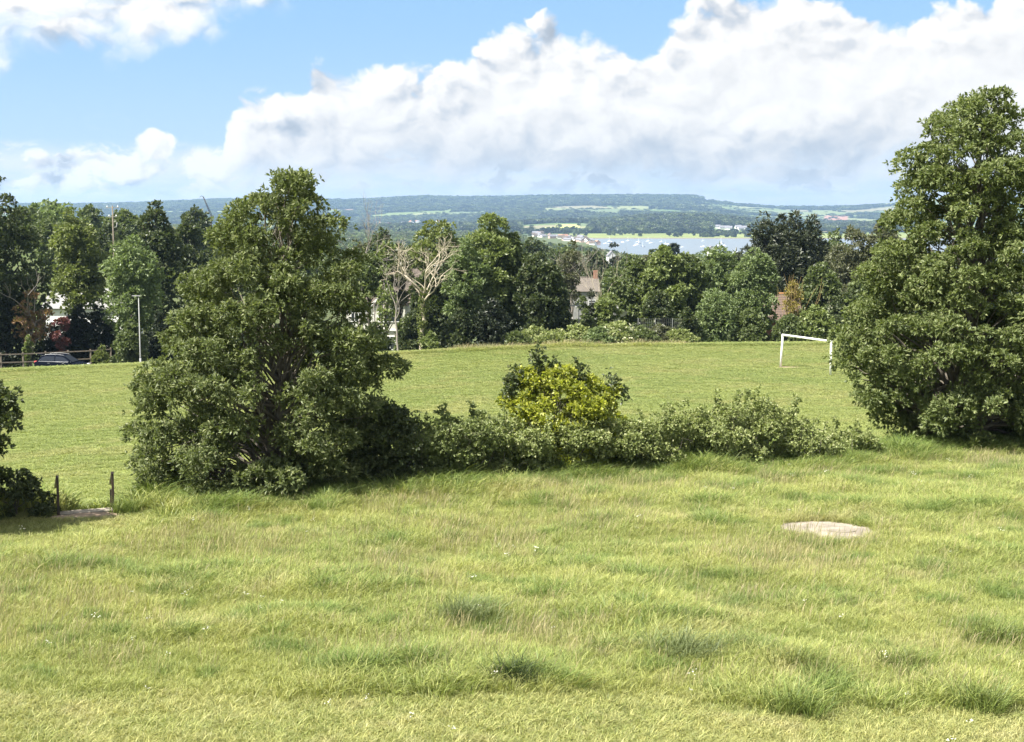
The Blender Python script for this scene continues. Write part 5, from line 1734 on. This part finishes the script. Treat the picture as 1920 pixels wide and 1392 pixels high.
def build_grass():
    r_ = np.random.default_rng(2024)
    src = []
    for i in range(4): v, f = blades(34, .175, .11, .62, .0075, 300 + i); src.append(npmesh('tuft', v, f, GM_MEADOW))          # 0-3 meadow
    for i in range(3): v, f = blades(34, .075, .11, .9, .008, 320 + i); src.append(npmesh('short_tuft', v, f, GM_SHORT))       # 4-6 mown
    for i in range(3): v, f = blades(6, .38, .11, .20, .0045, 340 + i, head=.8, bend=.02); src.append(npmesh('seed_stalks', v, f, GM_HEAD))  # 7-9 stalks
    for i in range(3): v, f = blades(32, .23, .12, .7, .008, 360 + i); src.append(npmesh('rank_tuft', v, f, GM_DARK))          # 10-12 rank
    N = 330000
    # area of the meadow in and around the frame
    D = np.sqrt(r_.uniform(12.0 ** 2, 48.0 ** 2, N)); u = r_.uniform(-.56, .60, N)
    x = u * D; y = D
    s = y - hedge_line(x)
    keep = s < 1.6 + r_.random(N) * 1.2
    x, y, s, D = x[keep], y[keep], s[keep], D[keep]
    # keep clear of the slab, worn earth and steps
    keep = ((x - CVC.x) ** 2 + (y - CVC.y) ** 2 > (CVR * (.80 + .22 * fbm(x * 3, y * 3, 31, 2))) ** 2) & ~((np.abs(x - SCX.x - .1) < .85) & (y - SCX.y > -.62) & (y - SCX.y < 2.4))
    x, y, s, D = x[keep], y[keep], s[keep], D[keep]
    n = len(x)
    h1 = fbm(x / 1.7, y / 1.7, 71, 3); h2 = fbm(x / .7, y / .7, 75, 2); big = fbm(x / 5.5, y / 4.0, 79, 3)
    # mown path: along the near bottom edge; mown again in front of the steps
    path = sst(18.1, 17.2, y + .10 * x * .4 + .8 * (h1 - .5))
    path = np.maximum(path, .75 * np.exp(-((y - 20.0 - .05 * x) / .55) ** 2) * sst(.45, .6, h1))
    path = np.maximum(path, sst(3.6, 1.6, np.hypot((x - SCX.x), (y - SCX.y + 1.0) * 1.1)))
    hgt = (.60 + .75 * sst(.3, .75, h1 * .55 + big * .45)) * r_.uniform(.7, 1.25, n)
    hgt *= 1 + .95 * sst(-2.4, -.2, s)
    idx = r_.integers(0, 4, n)
    pk = r_.random(n)
    idx = np.where(path > pk, r_.integers(4, 7, n), idx)
    sc = np.where(path > pk, r_.uniform(.7, 1.25, n), hgt)
    stalk = (r_.random(n) < .03 + .14 * sst(.5, .68, fbm(x / 2.2, y / 2.2, 83, 3))) & (path < .3)
    idx = np.where(stalk, r_.integers(7, 10, n), idx); sc = np.where(stalk, r_.uniform(.65, 1.1, n), sc)
    rank = ((fbm(x / .6, y / .5, 87, 3) > .675) | ((s > -1.8) & (r_.random(n) < .55 * sst(-1.8, 0, s)))) & (path < .4) & ~stalk
    idx = np.where(rank, r_.integers(10, 13, n), idx); sc = np.where(rank, hgt * .95, sc)
    rot = np.stack([r_.normal(size=n) * .12, r_.normal(size=n) * .12, r_.normal(size=n) * .9], 1)
    o = gn_scatter('meadow_grass', np.stack([x, y, ground(x, y) - .012], 1), rot, sc, idx, src)
    props(o, 'long rough meadow grass with straw seed heads', 'grass')
    print('meadow', n)
    # long grass left uncut along the far end of the field
    N = 9000
    N = 7000
    x = r_.uniform(-9, 20, N); y = pitch_end(x) + r_.normal(size=N) * .8 + 1.1 + .9 * (fbm(x / 3, x * 0, 91, 2) - .5)
    rot = np.stack([r_.normal(size=N) * .1, r_.normal(size=N) * .1, r_.uniform(0, 6.28, N)], 1)
    sc = r_.uniform(.7, 1.5, N) * (.4 + fbm(x / 2.2, y / 2.2, 93, 2)) * sst(-9, -4, x) * sst(20, 14, x)
    o = gn_scatter('field_edge_grass', np.stack([x, y, ground(x, y) - .02], 1), rot, np.stack([sc * 2.2, sc * 2.2, sc * 1.1], 1), np.where(r_.random(N) < .18, r_.integers(7, 10, N), r_.integers(0, 4, N)), src)
    props(o, 'uncut long grass along the far end of the field', 'grass')
    # pitch: short grass in broad clumps
    src = []
    for i in range(4): v, f = blades(44, .085, .26, 1.3, .020, 400 + i); src.append(npmesh('pitch_tuft', v, f, GM_PITCH))
    N = 165000
    D = np.sqrt(r_.uniform(28.0 ** 2, 128.0 ** 2, N)); u = r_.uniform(-.52, .56, N)
    x = u * D; y = D; s = y - hedge_line(x)
    keep = (s > 2.0) & (y < pitch_end(x) + 4)
    keep &= ~((np.abs(x - SCX.x - .2) < .8) & (y - SCX.y < 2.2)) & (((x - GA.x - .4) / .95) ** 2 + ((y - GA.y + .5) / .8) ** 2 > 1)
    x, y, s = x[keep], y[keep], s[keep]; n = len(x)
    sc = r_.uniform(.6, 1.2, n) * (1 + 1.6 * sst(4.5, 2.0, s)) * (1 + 1.2 * sst(-2, 2, y - pitch_end(x)))
    rot = np.stack([np.zeros(n), np.zeros(n), r_.uniform(0, 6.28, n)], 1)
    S3 = np.stack([sc * np.clip(y / 60, .8, 1.9), sc * np.clip(y / 60, .8, 1.9), sc], 1)
    o = gn_scatter('pitch_grass', np.stack([x, y, ground(x, y) - .005], 1), rot, S3, r_.integers(0, 4, n), src)
    props(o, 'short mown grass of the sports field', 'grass')
    print('pitch', n)
build_grass()

# dark tussocks and weeds that stand out of the meadow
def tussocks():
    spec = [(955, 1287, .26, 'small black-green tussock at the front of the meadow', 'darkest'), (1275, 1240, .52, 'grey-green weed clump right of the black-green tussock', 'greyw'),
            (1490, 1262, .34, 'dark tussock right of the grey-green weed clump', 'rank'), (1700, 1262, .34, 'round dark tussock beside the mown strip at the right', 'rank'),
            (1860, 1210, .5, 'dark rank clump at the right edge of the meadow', 'rank'), (1835, 1335, .36, 'dark tussock in the front right corner', 'rank'),
            (1500, 1345, .34, 'green tussock on the front mown strip right of centre', 'rank'), (1270, 885, .75, 'grey-green nettle clump in front of the bramble hedge', 'greyw'),
            (880, 1175, .55, 'broad grey-green grass clump in the middle of the meadow', 'greyw'),
            (235, 965, .3, 'small dark tussock at the right end of the steps', 'rank')]
    GM_RANK2 = grassmat('lush_grass', [(.125, .185, .045), (.165, .22, .055), (.24, .27, .09)], (.22, .23, .09))
    GM_GREY = grassmat('grey_weeds', [(.125, .165, .065), (.165, .20, .08), (.22, .25, .12)], (.20, .21, .11))
    GM_DD = grassmat('darkest_grass', [(.025, .045, .014), (.035, .055, .018), (.05, .07, .025)], (.04, .06, .02))
    for i, (px, py, r, lab, m) in enumerate(spec):
        c = hit(px, py, 12, 44)
        o = thing('grass_tussock', lab, 'tussock', c, 'tussocks standing out of the meadow')
        VV = []; FF = []; k = 0
        rr = np.random.default_rng(500 + i)
        for j in range(int(14 + 34 * r)):
            v, f = blades(22, rr.uniform(.28, .52) * (.6 + r * .7), .10, .6, .010, 600 + i * 60 + j)
            a = rr.uniform(0, 6.28); q = r * rr.random() ** .8
            off = np.array([q * math.cos(a), q * math.sin(a) * .8, 0])
            zz = gz(c.x + off[0], c.y + off[1]) - c.z
            VV.append(v + off + np.array([0, 0, zz - .01])); FF.append(f + k); k += len(v)
        meshobj('blades', npmesh('blades', np.concatenate(VV), np.concatenate(FF), {'rank': GM_RANK2, 'greyw': GM_GREY, 'darkest': GM_DD}[m]), o)
tussocks()

def flowers():
    r_ = np.random.default_rng(9)
    M_FW = surf('white_petals', (.75, .74, .68), .7)
    src = []
    for i in range(2):
        d = np.array([[0, 0, 1.0]] * 7); pos = np.stack([r_.normal(size=7) * .025, r_.normal(size=7) * .025, np.full(7, .30) + r_.normal(size=7) * .03], 1)
        v, f = leaves_from(pos, d, 4, .013, .011, r_, .9, (1.0, 1.5))
        st, sf = np_tubes([(np.array([[0, 0, 0], [0, 0, .15], [0, 0, .29]]), np.array([.003, .003, .002]))], 4)
        src.append(npmesh('flower', np.concatenate([v, st]), np.concatenate([f, sf + len(v)]), [M_FW, GM_DARK], False, [0] * len(f) + [1] * len(sf)))
    N = 130
    D = np.sqrt(r_.uniform(15 ** 2, 37 ** 2, N)); x = r_.uniform(-.38, .38, N) * D
    s = D - hedge_line(x)
    g = fbm(x / 2.5, D / 2.5, 55, 2)
    k = (s < -.6) & (g > .5)
    x, D = x[k], D[k]; n = len(x)
    o = gn_scatter('wildflowers', np.stack([x, D, ground(x, D)], 1), np.stack([r_.normal(size=n) * .2, r_.normal(size=n) * .2, r_.uniform(0, 6, n)], 1), r_.uniform(.6, 1.1, n), r_.integers(0, 2, n), src)
    props(o, 'tiny white wildflowers scattered through the meadow', 'wildflowers')
flowers()

# ================================================================== HAZE
def haze():
    m, t = mat('haze_air')
    pv = t.n('ShaderNodeVolumePrincipled')
    pv.inputs['Color'].default_value = (.44, .68, 1.0, 1)
    pv.inputs['Density'].default_value = 7.0e-5
    pv.inputs['Anisotropy'].default_value = .2
    o = t.n('ShaderNodeOutputMaterial'); t.t.links.new(pv.outputs[0], o.inputs['Volume'])
    b = MB().box((0, 5300, 45), (13000, 11400, 200))
    ob = b.build('haze', m)
    props(ob, 'pale blue haze over the distant hills', 'haze', None, 'stuff')
haze()
